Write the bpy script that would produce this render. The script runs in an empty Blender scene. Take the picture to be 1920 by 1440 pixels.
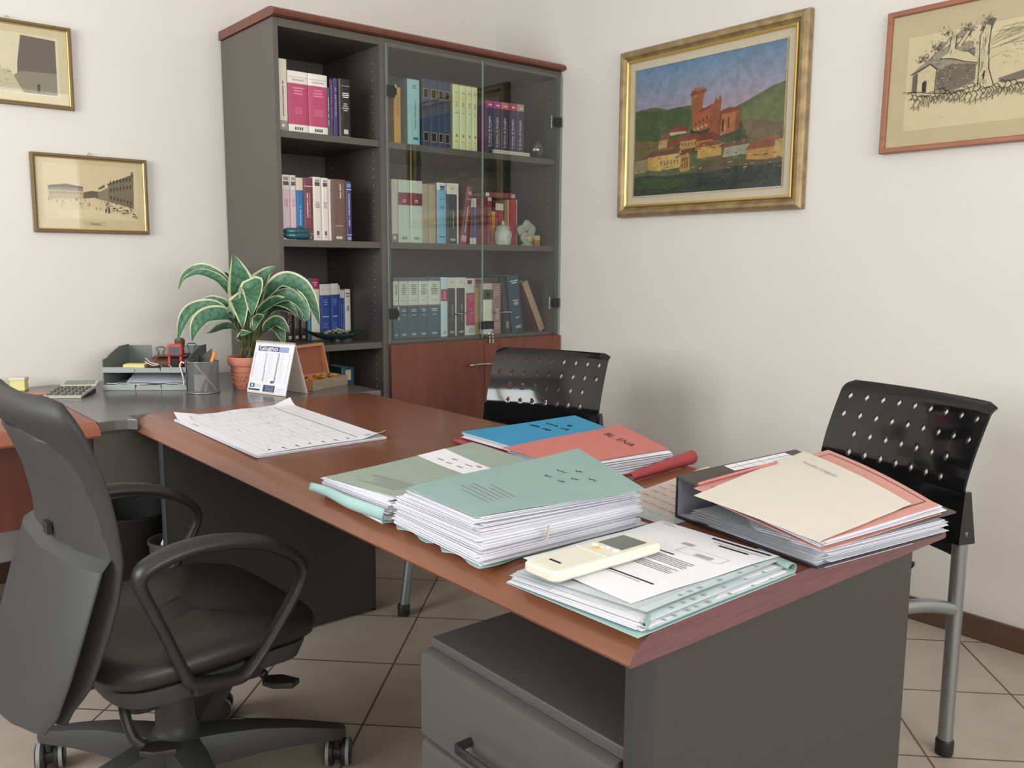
import bpy, bmesh, math, random
from mathutils import Vector, Matrix
random.seed(7)
PI = math.pi
scene = bpy.context.scene
COL = scene.collection

# ------------------------------------------------------------------ materials
def lin(c):
    return tuple(((v/255)/12.92 if v/255 <= 0.04045 else ((v/255+0.055)/1.055)**2.4) for v in c)
MATS = {}
def mat(name, rgb=None, rough=0.6, metal=0.0, spec=0.4, noise=0.0, nscale=8.0, stretch=(1,1,1), bump=0.0, bscale=200.0,
        vcol=False, coat=0.0, dark=None, trans=0.0):
    """Principled material; base colour (or colour attribute) modulated by a procedural noise, optional fine bump."""
    m = bpy.data.materials.new(name); m.use_nodes = True
    nt = m.node_tree; N = nt.nodes; L = nt.links
    b = N['Principled BSDF']
    b.inputs['Roughness'].default_value = rough
    b.inputs['Metallic'].default_value = metal
    b.inputs['Specular IOR Level'].default_value = spec
    if coat: b.inputs['Coat Weight'].default_value = coat; b.inputs['Coat Roughness'].default_value = 0.08
    if trans: b.inputs['Transmission Weight'].default_value = trans
    tc = N.new('ShaderNodeTexCoord'); mp = N.new('ShaderNodeMapping'); mp.inputs['Scale'].default_value = stretch
    L.new(tc.outputs['Object'], mp.inputs['Vector'])
    src = None
    if vcol:
        a = N.new('ShaderNodeVertexColor'); a.layer_name = 'Col'; src = a.outputs['Color']
    else:
        r = N.new('ShaderNodeRGB'); r.outputs[0].default_value = (*lin(rgb), 1); src = r.outputs[0]
    if noise:
        n = N.new('ShaderNodeTexNoise'); n.inputs['Scale'].default_value = nscale; n.inputs['Detail'].default_value = 5
        L.new(mp.outputs[0], n.inputs['Vector'])
        mx = N.new('ShaderNodeMix'); mx.data_type = 'RGBA'
        rm = N.new('ShaderNodeMapRange'); rm.inputs['From Min'].default_value = 0.3; rm.inputs['From Max'].default_value = 0.7
        L.new(n.outputs['Fac'], rm.inputs['Value'])
        if dark is None:
            hs = N.new('ShaderNodeMix'); hs.data_type = 'RGBA'; hs.blend_type = 'MULTIPLY'; hs.inputs['Factor'].default_value = 1
            L.new(src, hs.inputs['A']); k = 1-noise; hs.inputs['B'].default_value = (k, k, k, 1)
            L.new(hs.outputs['Result'], mx.inputs['B'])
        else:
            mx.inputs['B'].default_value = (*lin(dark), 1)
        L.new(rm.outputs[0], mx.inputs['Factor']); L.new(src, mx.inputs['A'])
        src = mx.outputs['Result']
    L.new(src, b.inputs['Base Color'])
    if bump:
        n2 = N.new('ShaderNodeTexNoise'); n2.inputs['Scale'].default_value = bscale; n2.inputs['Detail'].default_value = 3
        L.new(tc.outputs['Object'], n2.inputs['Vector'])
        bp = N.new('ShaderNodeBump'); bp.inputs['Strength'].default_value = bump; bp.inputs['Distance'].default_value = 0.002
        L.new(n2.outputs['Fac'], bp.inputs['Height']); L.new(bp.outputs[0], b.inputs['Normal'])
    MATS[name] = m
    return m

def glass_mat(name, tint=(235,245,240), ior=1.45, rough=0.0):
    m = bpy.data.materials.new(name); m.use_nodes = True
    nt = m.node_tree; N = nt.nodes; L = nt.links; N.clear()
    out = N.new('ShaderNodeOutputMaterial'); mx = N.new('ShaderNodeMixShader'); fr = N.new('ShaderNodeFresnel')
    fr.inputs['IOR'].default_value = ior
    t = N.new('ShaderNodeBsdfTransparent'); t.inputs['Color'].default_value = (*lin(tint), 1)
    g = N.new('ShaderNodeBsdfGlossy'); g.inputs['Roughness'].default_value = rough
    ge = N.new('ShaderNodeNewGeometry'); iv = N.new('ShaderNodeMath'); iv.operation = 'SUBTRACT'; iv.inputs[0].default_value = 1; L.new(ge.outputs['Backfacing'], iv.inputs[1])
    ml = N.new('ShaderNodeMath'); ml.operation = 'MULTIPLY'; L.new(fr.outputs[0], ml.inputs[0]); L.new(iv.outputs[0], ml.inputs[1])   # only the outer face mirrors
    L.new(ml.outputs[0], mx.inputs[0]); L.new(t.outputs[0], mx.inputs[1]); L.new(g.outputs[0], mx.inputs[2])
    L.new(mx.outputs[0], out.inputs['Surface'])
    MATS[name] = m
    return m

def sheer_mat(name, rgb, alpha, rough=0.25):
    """clear plastic film: part transparent, part glossy diffuse"""
    m = bpy.data.materials.new(name); m.use_nodes = True
    b = m.node_tree.nodes['Principled BSDF']
    b.inputs['Base Color'].default_value = (*lin(rgb), 1); b.inputs['Alpha'].default_value = alpha; b.inputs['Roughness'].default_value = rough
    MATS[name] = m
    return m

def tile_mat():
    m = bpy.data.materials.new('floor_tiles'); m.use_nodes = True
    nt = m.node_tree; N = nt.nodes; L = nt.links; b = N['Principled BSDF']
    tc = N.new('ShaderNodeTexCoord'); mp = N.new('ShaderNodeMapping')
    mp.inputs['Rotation'].default_value = (0, 0, -PI/4)
    L.new(tc.outputs['Object'], mp.inputs['Vector'])
    sx = N.new('ShaderNodeSeparateXYZ'); L.new(mp.outputs[0], sx.inputs[0])
    T = 0.354
    def grout(sock, off):
        a = N.new('ShaderNodeMath'); a.operation = 'ADD'; a.inputs[1].default_value = off + 50*T; L.new(sock, a.inputs[0])
        d = N.new('ShaderNodeMath'); d.operation = 'DIVIDE'; d.inputs[1].default_value = T; L.new(a.outputs[0], d.inputs[0])
        f = N.new('ShaderNodeMath'); f.operation = 'FRACT'; L.new(d.outputs[0], f.inputs[0])
        s = N.new('ShaderNodeMath'); s.operation = 'SUBTRACT'; s.inputs[1].default_value = 0.5; L.new(f.outputs[0], s.inputs[0])
        ab = N.new('ShaderNodeMath'); ab.operation = 'ABSOLUTE'; L.new(s.outputs[0], ab.inputs[0])
        g = N.new('ShaderNodeMath'); g.operation = 'GREATER_THAN'; g.inputs[1].default_value = 0.4915; L.new(ab.outputs[0], g.inputs[0])
        fl = N.new('ShaderNodeMath'); fl.operation = 'FLOOR'; L.new(d.outputs[0], fl.inputs[0])
        return g.outputs[0], fl.outputs[0]
    # rotated by -45deg: x' = (x+y)/sqrt2, y' = (y-x)/sqrt2
    gx, fx = grout(sx.outputs[0], TILE_OFFX); gy, fy = grout(sx.outputs[1], TILE_OFFY)
    mxg = N.new('ShaderNodeMath'); mxg.operation = 'MAXIMUM'; L.new(gx, mxg.inputs[0]); L.new(gy, mxg.inputs[1])
    cb = N.new('ShaderNodeCombineXYZ'); L.new(fx, cb.inputs[0]); L.new(fy, cb.inputs[1])
    wn = N.new('ShaderNodeTexWhiteNoise'); L.new(cb.outputs[0], wn.inputs['Vector'])
    n = N.new('ShaderNodeTexNoise'); n.inputs['Scale'].default_value = 9; n.inputs['Detail'].default_value = 6; L.new(tc.outputs['Object'], n.inputs['Vector'])
    av = N.new('ShaderNodeMath'); av.operation = 'MULTIPLY_ADD'; av.inputs[1].default_value = 0.35; L.new(wn.outputs['Value'], av.inputs[0]); L.new(n.outputs['Fac'], av.inputs[2])
    r = N.new('ShaderNodeValToRGB'); L.new(av.outputs[0], r.inputs[0])
    r.color_ramp.elements[0].position = 0.3; r.color_ramp.elements[0].color = (*lin((164,152,139)), 1)
    r.color_ramp.elements[1].position = 0.95; r.color_ramp.elements[1].color = (*lin((181,170,157)), 1)
    mx = N.new('ShaderNodeMix'); mx.data_type = 'RGBA'; L.new(mxg.outputs[0], mx.inputs['Factor']); L.new(r.outputs[0], mx.inputs['A'])
    mx.inputs['B'].default_value = (*lin((92,78,66)), 1)
    L.new(mx.outputs['Result'], b.inputs['Base Color']); b.inputs['Roughness'].default_value = 0.38
    bp = N.new('ShaderNodeBump'); bp.inputs['Strength'].default_value = 0.35; bp.inputs['Distance'].default_value = 0.002; bp.invert = True
    L.new(mxg.outputs[0], bp.inputs['Height']); L.new(bp.outputs[0], b.inputs['Normal'])
    MATS['floor_tiles'] = m
TILE_OFFX, TILE_OFFY = 0.0, 0.0
# line families measured on the floor: (x-y)/sqrt2 = -0.252 + k*0.354 ; (x+y)/sqrt2 = -1.966 + k*0.354
TILE_OFFX = 1.966 + 0.177; TILE_OFFY = -0.252 + 0.177
tile_mat()

mat('wall_paint', (220,216,211), 0.85, spec=0.2, noise=0.025, nscale=3, bump=0.05, bscale=60)
mat('ceiling_paint', (236,233,227), 0.9, spec=0.1)
mat('baseboard_wood', (100,74,60), 0.5, noise=0.25, nscale=5, stretch=(4,4,30))
mat('window_white', (235,235,232), 0.4)
mat('window_pane', (240,248,248), 0.05)
mat('desk_grey', (60,58,56), 0.45, noise=0.08, nscale=300, bump=0.04, bscale=500)
mat('desk_veneer', (130,80,58), 0.24, spec=0.5, noise=0.22, nscale=3.2, stretch=(9,1.2,9), bump=0.02, bscale=120)
mat('plum_edge', (112,76,79), 0.45, noise=0.3, nscale=10, stretch=(1.5,8,20))
mat('cabinet_veneer', (120,71,57), 0.38, noise=0.25, nscale=4, stretch=(8,8,1.2))
mat('return_veneer', (140,80,58), 0.33, noise=0.22, nscale=4, stretch=(1.2,8,8))
mat('grey_laminate', (92,87,82), 0.42, noise=0.08, nscale=300, bump=0.04, bscale=500)
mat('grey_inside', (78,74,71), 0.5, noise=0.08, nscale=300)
mat('grey_dark', (74,70,67), 0.5, noise=0.06, nscale=200)
mat('connector_laminate', (98,96,94), 0.2, noise=0.06, nscale=300)
mat('edge_column', (52,54,57), 0.4)
mat('pedestal_grey', (82,80,78), 0.42, noise=0.05, nscale=300)
mat('black_plastic', (40,39,39), 0.42)
mat('black_soft', (52,51,51), 0.55, noise=0.12, nscale=500, bump=0.15, bscale=900)
mat('black_leather', (46,42,40), 0.42, noise=0.15, nscale=40, bump=0.12, bscale=300)
mat('shell_plastic', (60,60,60), 0.5, bump=0.12, bscale=1100)
mat('gloss_black', (20,20,21), 0.09, spec=0.6)
mat('steel_grey', (150,152,154), 0.32, metal=0.75)
mat('chrome', (200,200,200), 0.12, metal=1.0)
mat('caster_grey', (150,152,155), 0.45)
mat('paper', (226,227,234), 0.7, spec=0.2)
mat('paper_col', vcol=True, rough=0.7, spec=0.2)
mat('print_col', vcol=True, rough=0.6, spec=0.25, noise=0.06, nscale=30)
mat('ink', (40,38,42), 0.7, spec=0.1)
mat('ink_faint', (186,186,190), 0.7, spec=0.1)
mat('ink_soft', (146,144,148), 0.7, spec=0.1)
mat('green_card', (142,168,165), 0.75, spec=0.15, noise=0.06, nscale=25, bump=0.06, bscale=60)
mat('sage_card', (152,166,154), 0.75, spec=0.15, noise=0.06, nscale=25, bump=0.06, bscale=60)
mat('mint_card', (160,192,189), 0.75, spec=0.15, noise=0.05, nscale=25)
mat('blue_card', (60,146,188), 0.65, spec=0.2, noise=0.05, nscale=25)
mat('salmon_card', (198,122,115), 0.7, spec=0.15, noise=0.05, nscale=25)
mat('pink_card', (200,146,138), 0.7, spec=0.15, noise=0.05, nscale=25)
mat('red_card', (162,72,75), 0.6, spec=0.2, noise=0.06, nscale=25)
mat('cream_paper', (210,204,194), 0.75, spec=0.15, noise=0.03, nscale=20)
mat('rose_paper', (206,190,184), 0.75, spec=0.15)
mat('binder_black', (52,50,52), 0.45)
mat('binder_lining', (192,194,208), 0.5)
mat('binder_spine', (74,70,66), 0.5, bump=0.1, bscale=600)
mat('film', (225,232,234), 0.4); sheer_mat('clear_film', (226,232,236), 0.5); sheer_mat('film_band', (206,226,228), 0.8)
mat('remote_cream', (220,217,202), 0.4)
mat('remote_lcd', (106,112,104), 0.2)
mat('remote_orange', (224,180,110), 0.45)
mat('terracotta', (194,126,102), 0.75, noise=0.15, nscale=18, bump=0.1, bscale=150)
mat('soil', (74,54,44), 0.95, noise=0.4, nscale=120, bump=0.6, bscale=150)
mat('leaf', vcol=True, rough=0.42, spec=0.4, noise=0.2, nscale=28)
mat('stem_green', (96,110,62), 0.6, noise=0.2, nscale=40)
mat('stem_brown', (84,66,48), 0.8)
mat('tray_grey', (116,121,118), 0.5)
mat('tray_front', (150,157,155), 0.45)
sheer_mat('mesh_metal', (112,114,116), 0.62, 0.35); mat('mesh_rim', (150,152,154), 0.3, metal=0.7)
mat('calc_body', (176,172,160), 0.45)
mat('calc_key', (84,84,82), 0.5)
mat('calc_lcd', (128,132,124), 0.2)
mat('note_yellow', (222,212,140), 0.75)
mat('stamp_wood', (112,74,60), 0.5, noise=0.2, nscale=40)
mat('red_plastic', (196,66,62), 0.4)
mat('pencil_orange', (235,140,48), 0.45)
mat('dark_grey_plastic', (70,68,66), 0.45)
mat('white_plastic', (228,228,226), 0.4)
mat('card_beige', (214,203,190), 0.75)
mat('box_wood', (190,132,92), 0.55, noise=0.2, nscale=10, stretch=(3,3,14))
mat('box_red', (146,86,66), 0.6, noise=0.1, nscale=20)
mat('box_grey', (148,134,116), 0.7, noise=0.25, nscale=60)
mat('petal_orange', (206,130,58), 0.7, noise=0.35, nscale=60)
mat('petal_green', (150,170,84), 0.7, noise=0.2, nscale=60)
mat('potpourri', (188,178,156), 0.85, noise=0.4, nscale=90)
mat('dish_green', (38,62,54), 0.2, spec=0.6)
mat('teal_glass', (28,88,98), 0.08, spec=0.7, noise=0.3, nscale=30)
glass_mat('door_glass', (246,250,248), 1.95); glass_mat('picture_glass', (250,250,248), 1.38)
mat('glass_edge', (120,150,142), 0.2)
glass_mat('crystal', (214,220,222), 2.4)
mat('ceramic', (206,206,200), 0.25, noise=0.35, nscale=45)
mat('figurine_grey', (168,166,162), 0.45, noise=0.15, nscale=40)
mat('figurine_gold', (190,176,120), 0.4)
mat('frame_brown', (120,98,70), 0.45, noise=0.15, nscale=30)
mat('frame_gold', (214,184,110), 0.3, metal=0.6)
mat('frame_gold_old', (176,152,112), 0.45, metal=0.45, noise=0.45, nscale=22, bump=0.2, bscale=80)
mat('frame_cherry', (164,108,84), 0.5, noise=0.25, nscale=6, stretch=(1,10,10))
mat('linen_mount', (214,203,184), 0.85, noise=0.05, nscale=200, bump=0.1, bscale=500)
mat('art', vcol=True, rough=0.65, spec=0.2, noise=0.3, nscale=38, bump=0.3, bscale=90)
mat('print', vcol=True, rough=0.75, spec=0.15, noise=0.05, nscale=40)
mat('book_cover', vcol=True, rough=0.45, spec=0.35)
mat('book_pages', (206,196,178), 0.85, noise=0.15, nscale=60, stretch=(60,1,1))
mat('stamp_grey', (82,88,96), 0.4)
mat('bin_black', (24,23,23), 0.6)
mat('bag_white', (222,222,226), 0.6)
mat('brass', (160,140,96), 0.3, metal=0.9)

# ------------------------------------------------------------------ mesh builder
class MB:
    def __init__(s): s.v = []; s.f = []; s.m = []; s.c = []; s.slots = []
    def slot(s, name):
        if name not in s.slots: s.slots.append(name)
        return s.slots.index(name)
    def add(s, vs, fs, m, col=None):
        b = len(s.v); k = s.slot(m); s.v += [tuple(v) for v in vs]
        for f in fs: s.f.append([b+i for i in f]); s.m.append(k); s.c.append(col)
    def quad(s, a, b, c, d, m, col=None): s.add([a, b, c, d], [(0,1,2,3)], m, col)
    def poly(s, pts, m, col=None): s.add(pts, [tuple(range(len(pts)))], m, col)
    def box(s, x0, x1, y0, y1, z0, z1, m, col=None):
        s.hexa([(x0,y0),(x1,y0),(x1,y1),(x0,y1)], z0, z1, m, col)
    def hexa(s, q, z0, z1, m, col=None, q2=None):
        """prism over the quad q (xy, counter-clockwise) from z0 to z1; z may be a list of four heights; q2 is the top outline"""
        z0 = z0 if isinstance(z0, (list, tuple)) else [z0]*len(q)
        z1 = z1 if isinstance(z1, (list, tuple)) else [z1]*len(q)
        q2 = q2 or q; n = len(q)
        vs = [(p[0], p[1], z) for p, z in zip(q, z0)] + [(p[0], p[1], z) for p, z in zip(q2, z1)]
        fs = [tuple(range(n-1, -1, -1)), tuple(range(n, 2*n))] + [(i, (i+1) % n, n+(i+1) % n, n+i) for i in range(n)]
        s.add(vs, fs, m, col)
    def prism(s, prof, axis, a0, a1, m, col=None):
        """closed 2D profile extruded along an axis (0 x, 1 y, 2 z); profile gives the other two coords in order"""
        def P(p, a):
            return [(a, p[0], p[1]), (p[0], a, p[1]), (p[0], p[1], a)][axis]
        n = len(prof); vs = [P(p, a0) for p in prof] + [P(p, a1) for p in prof]
        fs = [tuple(range(n)), tuple(range(2*n-1, n-1, -1))] + [(i, n+i, n+(i+1) % n, (i+1) % n) for i in range(n)]
        s.add(vs, fs, m, col)
    def rings(s, rings, m, cap=True, col=None, closed=False):
        n = len(rings[0]); vs = [p for r in rings for p in r]; fs = []
        R = len(rings)
        for i in range(R if closed else R-1):
            for j in range(n):
                a, b = i*n, ((i+1) % R)*n
                fs.append((a+j, a+(j+1) % n, b+(j+1) % n, b+j))
        if cap and not closed: fs += [tuple(range(n-1, -1, -1)), tuple(range((R-1)*n, R*n))]
        s.add(vs, fs, m, col)
    def lathe(s, prof, cx, cy, m, seg=28, cap=True, col=None, sx=1, sy=1):
        s.rings([[(cx+sx*r*math.cos(2*PI*k/seg), cy+sy*r*math.sin(2*PI*k/seg), z) for k in range(seg)] for r, z in prof], m, cap, col)
    def tube(s, pts, r, m, seg=12, ry=None, up=None, closed=False, cap=True, taper=None):
        """swept ellipse; r along the frame's side vector, ry along its normal; up fixes the side vector"""
        P = [Vector(p) for p in pts]; n = len(P); ry = ry or r; rg = []; side = None
        for i in range(n):
            a = P[(i-1) % n] if (closed or i > 0) else P[i]; b = P[(i+1) % n] if (closed or i < n-1) else P[i]
            t = (b-a).normalized()
            if up is not None: sd = Vector(up)
            elif side is None: sd = t.cross(Vector((0,0,1))) if abs(t.z) < 0.9 else t.cross(Vector((1,0,0)))
            else: sd = side
            sd = (sd - t*sd.dot(t)).normalized(); nn = t.cross(sd); side = sd
            k = taper[i] if taper else 1
            rg.append([tuple(P[i] + sd*(r*k*math.cos(2*PI*q/seg)) + nn*(ry*k*math.sin(2*PI*q/seg))) for q in range(seg)])
        s.rings(rg, m, cap, None, closed)
    def cyl(s, a, b, r, m, seg=16): s.tube([a, b], r, m, seg)
    def sheet(s, P, nu, nv, m, th=0.0, col=None):
        """surface P(u,v) on a grid, with thickness th below"""
        vs = [tuple(P(i/nu, j/nv)) for j in range(nv+1) for i in range(nu+1)]
        W = nu+1; fs = [(j*W+i, j*W+i+1, (j+1)*W+i+1, (j+1)*W+i) for j in range(nv) for i in range(nu)]
        if th:
            b = len(vs); vs += [(x, y, z-th) for x, y, z in vs]
            fs += [tuple(reversed([b+k for k in f])) for f in fs]
            edge = [i for i in range(W)] + [j*W+nu for j in range(1, nv+1)] + [nv*W+i for i in range(nu-1, -1, -1)] + [j*W for j in range(nv-1, 0, -1)]
            fs += [(edge[k], b+edge[k], b+edge[(k+1) % len(edge)], edge[(k+1) % len(edge)]) for k in range(len(edge))]
        s.add(vs, fs, m, col)
    def marks(s, P, rects, m, eps=0.0006, n=4, col=None):
        for (u0, u1, v0, v1) in rects:
            ku = max(1, int(round(abs(u1-u0)*n*3))); kv = max(1, int(round(abs(v1-v0)*n*3)))
            def Q(u, v):
                p = P(u0+(u1-u0)*u, v0+(v1-v0)*v); return (p[0], p[1], p[2]+eps)
            s.sheet(Q, ku, kv, m, 0, col)
    def blob(s, c, r, m, seg=14, rings=9, jit=0.0, col=None):
        rr = r if isinstance(r, (tuple, list)) else (r, r, r); rg = []
        for i in range(rings+1):
            a = -PI/2+PI*i/rings; a = max(-PI/2+0.05, min(PI/2-0.05, a)); row = []
            for k in range(seg):
                q = 1+random.uniform(-jit, jit); t = 2*PI*k/seg
                row.append((c[0]+rr[0]*math.cos(a)*math.cos(t)*q, c[1]+rr[1]*math.cos(a)*math.sin(t)*q, c[2]+rr[2]*math.sin(a)*q))
            rg.append(row)
        s.rings(rg, m, True, col)
    def mesh(s, name, smooth=None):
        me = bpy.data.meshes.new(name); me.from_pydata(s.v, [], s.f); me.update()
        for n in s.slots: me.materials.append(MATS[n])
        me.polygons.foreach_set('material_index', s.m)
        if any(c is not None for c in s.c):
            ca = me.color_attributes.new('Col', 'FLOAT_COLOR', 'CORNER')
            for p, c in zip(me.polygons, s.c):
                q = (*lin(c), 1) if c is not None else (0.5, 0.5, 0.5, 1)
                for li in p.loop_indices: ca.data[li].color = q
        if smooth is not None:
            me.polygons.foreach_set('use_smooth', [True]*len(me.polygons)); me.set_sharp_from_angle(angle=smooth)
        return me
    def build(s, name, parent=None, smooth=None, bevel=0.0, subsurf=0, solid=0.0, loc=None, weld=False):
        me = s.mesh(name, smooth)
        if weld:
            bm = bmesh.new(); bm.from_mesh(me); bmesh.ops.remove_doubles(bm, verts=bm.verts, dist=2e-5); bm.to_mesh(me); bm.free()
        o = bpy.data.objects.new(name, me); COL.objects.link(o)
        if parent is not None: o.parent = parent
        if loc: o.location = loc
        if solid: md = o.modifiers.new('solid', 'SOLIDIFY'); md.thickness = solid; md.offset = 0
        if solid and weld: md = o.modifiers.new('crisp', 'EDGE_SPLIT'); md.split_angle = .75
        if bevel:
            md = o.modifiers.new('bevel', 'BEVEL'); md.width = bevel; md.segments = 2; md.limit_method = 'ANGLE'; md.angle_limit = 0.7
        if subsurf: md = o.modifiers.new('sub', 'SUBSURF'); md.levels = subsurf; md.render_levels = subsurf
        return o

def tag(o, label=None, cat=None, group=None, kind=None):
    for k, v in (('label', label), ('category', cat), ('group', group), ('kind', kind)):
        if v: o[k] = v
    return o
def thing(name, label, cat, loc=(0,0,0), rz=0.0, group=None):
    o = bpy.data.objects.new(name, None); COL.objects.link(o); o.empty_display_size = 0.05
    o.location = loc; o.rotation_euler = (0, 0, rz)
    return tag(o, label, cat, group)
def structure(o): o['kind'] = 'structure'; return o
TXT = {}
def text_mesh(body, size, bold=0.0):
    """outline of a word as flat polygons: verts (x, y) and faces, left-bottom at 0,0"""
    k = (body, bold)
    if k not in TXT:
        cu = bpy.data.curves.new('t', 'FONT'); cu.body = body; cu.size = 1; cu.offset = bold; cu.resolution_u = 2
        o = bpy.data.objects.new('t', cu); COL.objects.link(o)
        dg = bpy.context.evaluated_depsgraph_get(); me = bpy.data.meshes.new_from_object(o.evaluated_get(dg))
        TXT[k] = ([(v.co.x, v.co.y) for v in me.vertices], [tuple(p.vertices) for p in me.polygons])
        bpy.data.objects.remove(o); bpy.data.meshes.remove(me); bpy.data.curves.remove(cu)
    v, f = TXT[k]
    return [(x*size, y*size) for x, y in v], f
def put_text(mb, body, size, M, m, col=None, bold=0.0, width=None):
    """M(x, y) -> point in space"""
    v, f = text_mesh(body, size, bold)
    if width:
        w = max(x for x, y in v); v = [(x*width/w, y) for x, y in v]
    mb.add([M(x, y) for x, y in v], f, m, col)
def lerp(a, b, t): return tuple(x+(y-x)*t for x, y in zip(a, b))
def bil(q, u, v):
    """bilinear on four 3D corners: q0 (0,0), q1 (1,0), q2 (1,1), q3 (0,1)"""
    return lerp(lerp(q[0], q[1], u), lerp(q[3], q[2], u), v)
def smooth_path(pts, n=6):
    """Catmull-Rom through the points"""
    P = [Vector(p) for p in pts]; out = []
    for i in range(len(P)-1):
        p0 = P[max(i-1, 0)]; p1 = P[i]; p2 = P[i+1]; p3 = P[min(i+2, len(P)-1)]
        for k in range(n):
            t = k/n
            out.append(0.5*((2*p1)+(p2-p0)*t+(2*p0-5*p1+4*p2-p3)*t*t+(3*p1-p0-3*p2+p3)*t**3))
    out.append(P[-1]); return [tuple(p) for p in out]
# ------------------------------------------------------------------ room
XL, YF, ZC = -4.5, -5.6, 2.95
def wall(name, x0, x1, y0, y1, z0, z1, m='wall_paint', holes=None, axis=0):
    b = MB()
    if not holes: b.box(x0, x1, y0, y1, z0, z1, m)
    else:
        (h0, h1, hz0, hz1) = holes
        if axis == 0:
            b.box(x0, h0, y0, y1, z0, z1, m); b.box(h1, x1, y0, y1, z0, z1, m); b.box(h0, h1, y0, y1, z0, hz0, m); b.box(h0, h1, y0, y1, hz1, z1, m)
        else:
            b.box(x0, x1, y0, h0, z0, z1, m); b.box(x0, x1, h1, y1, z0, z1, m); b.box(x0, x1, h0, h1, z0, hz0, m); b.box(x0, x1, h0, h1, hz1, z1, m)
    return structure(b.build(name))
b = MB(); b.box(XL-.2, .2, YF-.2, .23, -.1, 0, 'floor_tiles'); structure(b.build('floor'))
wall('ceiling', XL-.2, .2, YF-.2, .23, ZC, ZC+.1, 'ceiling_paint')
wall('wall_back', XL-.2, .2, .03, .23, 0, ZC)
wall('wall_right', 0, .2, YF-.2, .03, 0, ZC)
wall('wall_left', XL-.2, XL, YF-.2, .03, 0, ZC, holes=(-2.6, -.75, .95, 2.5), axis=1)
wall('wall_front', XL, 0, YF-.2, YF, 0, ZC, holes=(-3.7, -.55, .9, 2.5), axis=0)
def baseboard(name, x0, x1, y0, y1):
    b = MB(); b.box(x0, x1, y0, y1, 0, .078, 'baseboard_wood'); structure(b.build(name, bevel=.003))
baseboard('baseboard_right', -.014, 0, YF, -.48); baseboard('baseboard_back', XL, -1.45, .016, .03)
baseboard('baseboard_left', XL, XL+.014, YF, .016); baseboard('baseboard_front', XL+.014, -.014, YF, YF+.014)
def window(name, axis, p, a0, a1, z0, z1, n):
    """casement window in the plane axis=p: frame, mullions and handle"""
    b = MB()
    def bar(u0, u1, v0, v1, t0=-.05, t1=.05, m='window_white'):
        if axis == 1: b.box(u0, u1, p+t0, p+t1, v0, v1, m)
        else: b.box(p+t0, p+t1, u0, u1, v0, v1, m)
    w = .06
    bar(a0, a1, z0, z0+w); bar(a0, a1, z1-w, z1); bar(a0, a0+w, z0, z1); bar(a1-w, a1, z0, z1)
    for k in range(1, n): c = a0+(a1-a0)*k/n; bar(c-.05, c+.05, z0, z1)
    o = structure(b.build(name))
    g = MB()
    if axis == 1: g.box(a0+w, a1-w, p-.004, p+.004, z0+w, z1-w, 'picture_glass')
    else: g.box(p-.004, p+.004, a0+w, a1-w, z0+w, z1-w, 'picture_glass')
    g.build('window_glass', o)
    h = MB(); h.box(a0-.03, a1+.03, *((YF-.02, YF+.06) if axis == 1 else (0, 0)), z0-.03, z0, 'window_white') if axis == 1 else h.box(XL-.02, XL+.06, a0-.03, a1+.03, z0-.03, z0, 'window_white')
    h.build('window_sill', o)
window('window_1', 1, YF-.1, -3.7, -.55, .9, 2.5, 3)
window('window_2', 0, XL-.1, -2.6, -.75, .95, 2.5, 2)

# daylight through the two windows
def area(name, loc, rot, sx, sy, power, col):
    l = bpy.data.lights.new(name, 'AREA'); l.shape = 'RECTANGLE'; l.size = sx; l.size_y = sy; l.energy = power; l.color = col
    o = bpy.data.objects.new(name, l); COL.objects.link(o); o.location = loc; o.rotation_euler = rot
area('daylight_front', (-2.1, YF-.28, 1.75), (PI/2, 0, 0), 3.4, 1.9, 178, (1, .985, .975))
area('daylight_left', (XL-.28, -1.67, 1.75), (PI/2, 0, -PI/2), 2.1, 1.8, 150, (.95, .975, 1))
w = bpy.data.worlds.new('sky'); scene.world = w; w.use_nodes = True
w.node_tree.nodes['Background'].inputs['Color'].default_value = (.72, .84, 1, 1); w.node_tree.nodes['Background'].inputs['Strength'].default_value = .9

# ------------------------------------------------------------------ bookcases
ZTOP, YB = 2.083, -.47
T = .021
def open_bookcase():
    t = thing('bookcase', 'tall grey open bookcase with four open compartments left of the glass doors', 'bookcase', (-1.2, -.22, 0))
    t0 = t.location.copy()
    def part(name, f, bevel=.0015, m=None):
        b = MB(); f(b); o = b.build(name, t, bevel=bevel); o.location = -t0; return o
    x0, x1 = -1.4378, -.968
    part('side_panel', lambda b: b.box(x0, x0+T, YB, .018, 0, ZTOP, 'grey_laminate'))
    def right(b):
        b.box(x1-T, x1, YB, .018, 0, ZTOP, 'grey_laminate')
        for z in [.55+.032*k for k in range(46)]:
            for y in (YB+.055, -.06):
                if min(abs(z-s) for s in (.87, 1.28, 1.684)) > .03:
                    b.tube([(x1-T-.0012, y, z), (x1-T+.001, y, z)], .0028, 'caster_grey', 8)
    part('side_panel', right, 0)
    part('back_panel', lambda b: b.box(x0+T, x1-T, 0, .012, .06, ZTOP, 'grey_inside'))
    part('plinth', lambda b: b.box(x0+T, x1-T, YB+.02, YB+.04, 0, .06, 'grey_dark'))
    part('top_panel', lambda b: b.box(x0+T, x1-T, YB, 0, ZTOP-.03, ZTOP, 'grey_laminate'))
    for z in (.08, .48, .87, 1.28, 1.684):
        part('shelf', lambda b: b.box(x0+T+.001, x1-T-.001, YB+.004, 0, z-.026, z, 'grey_laminate'))
    return t
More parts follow.
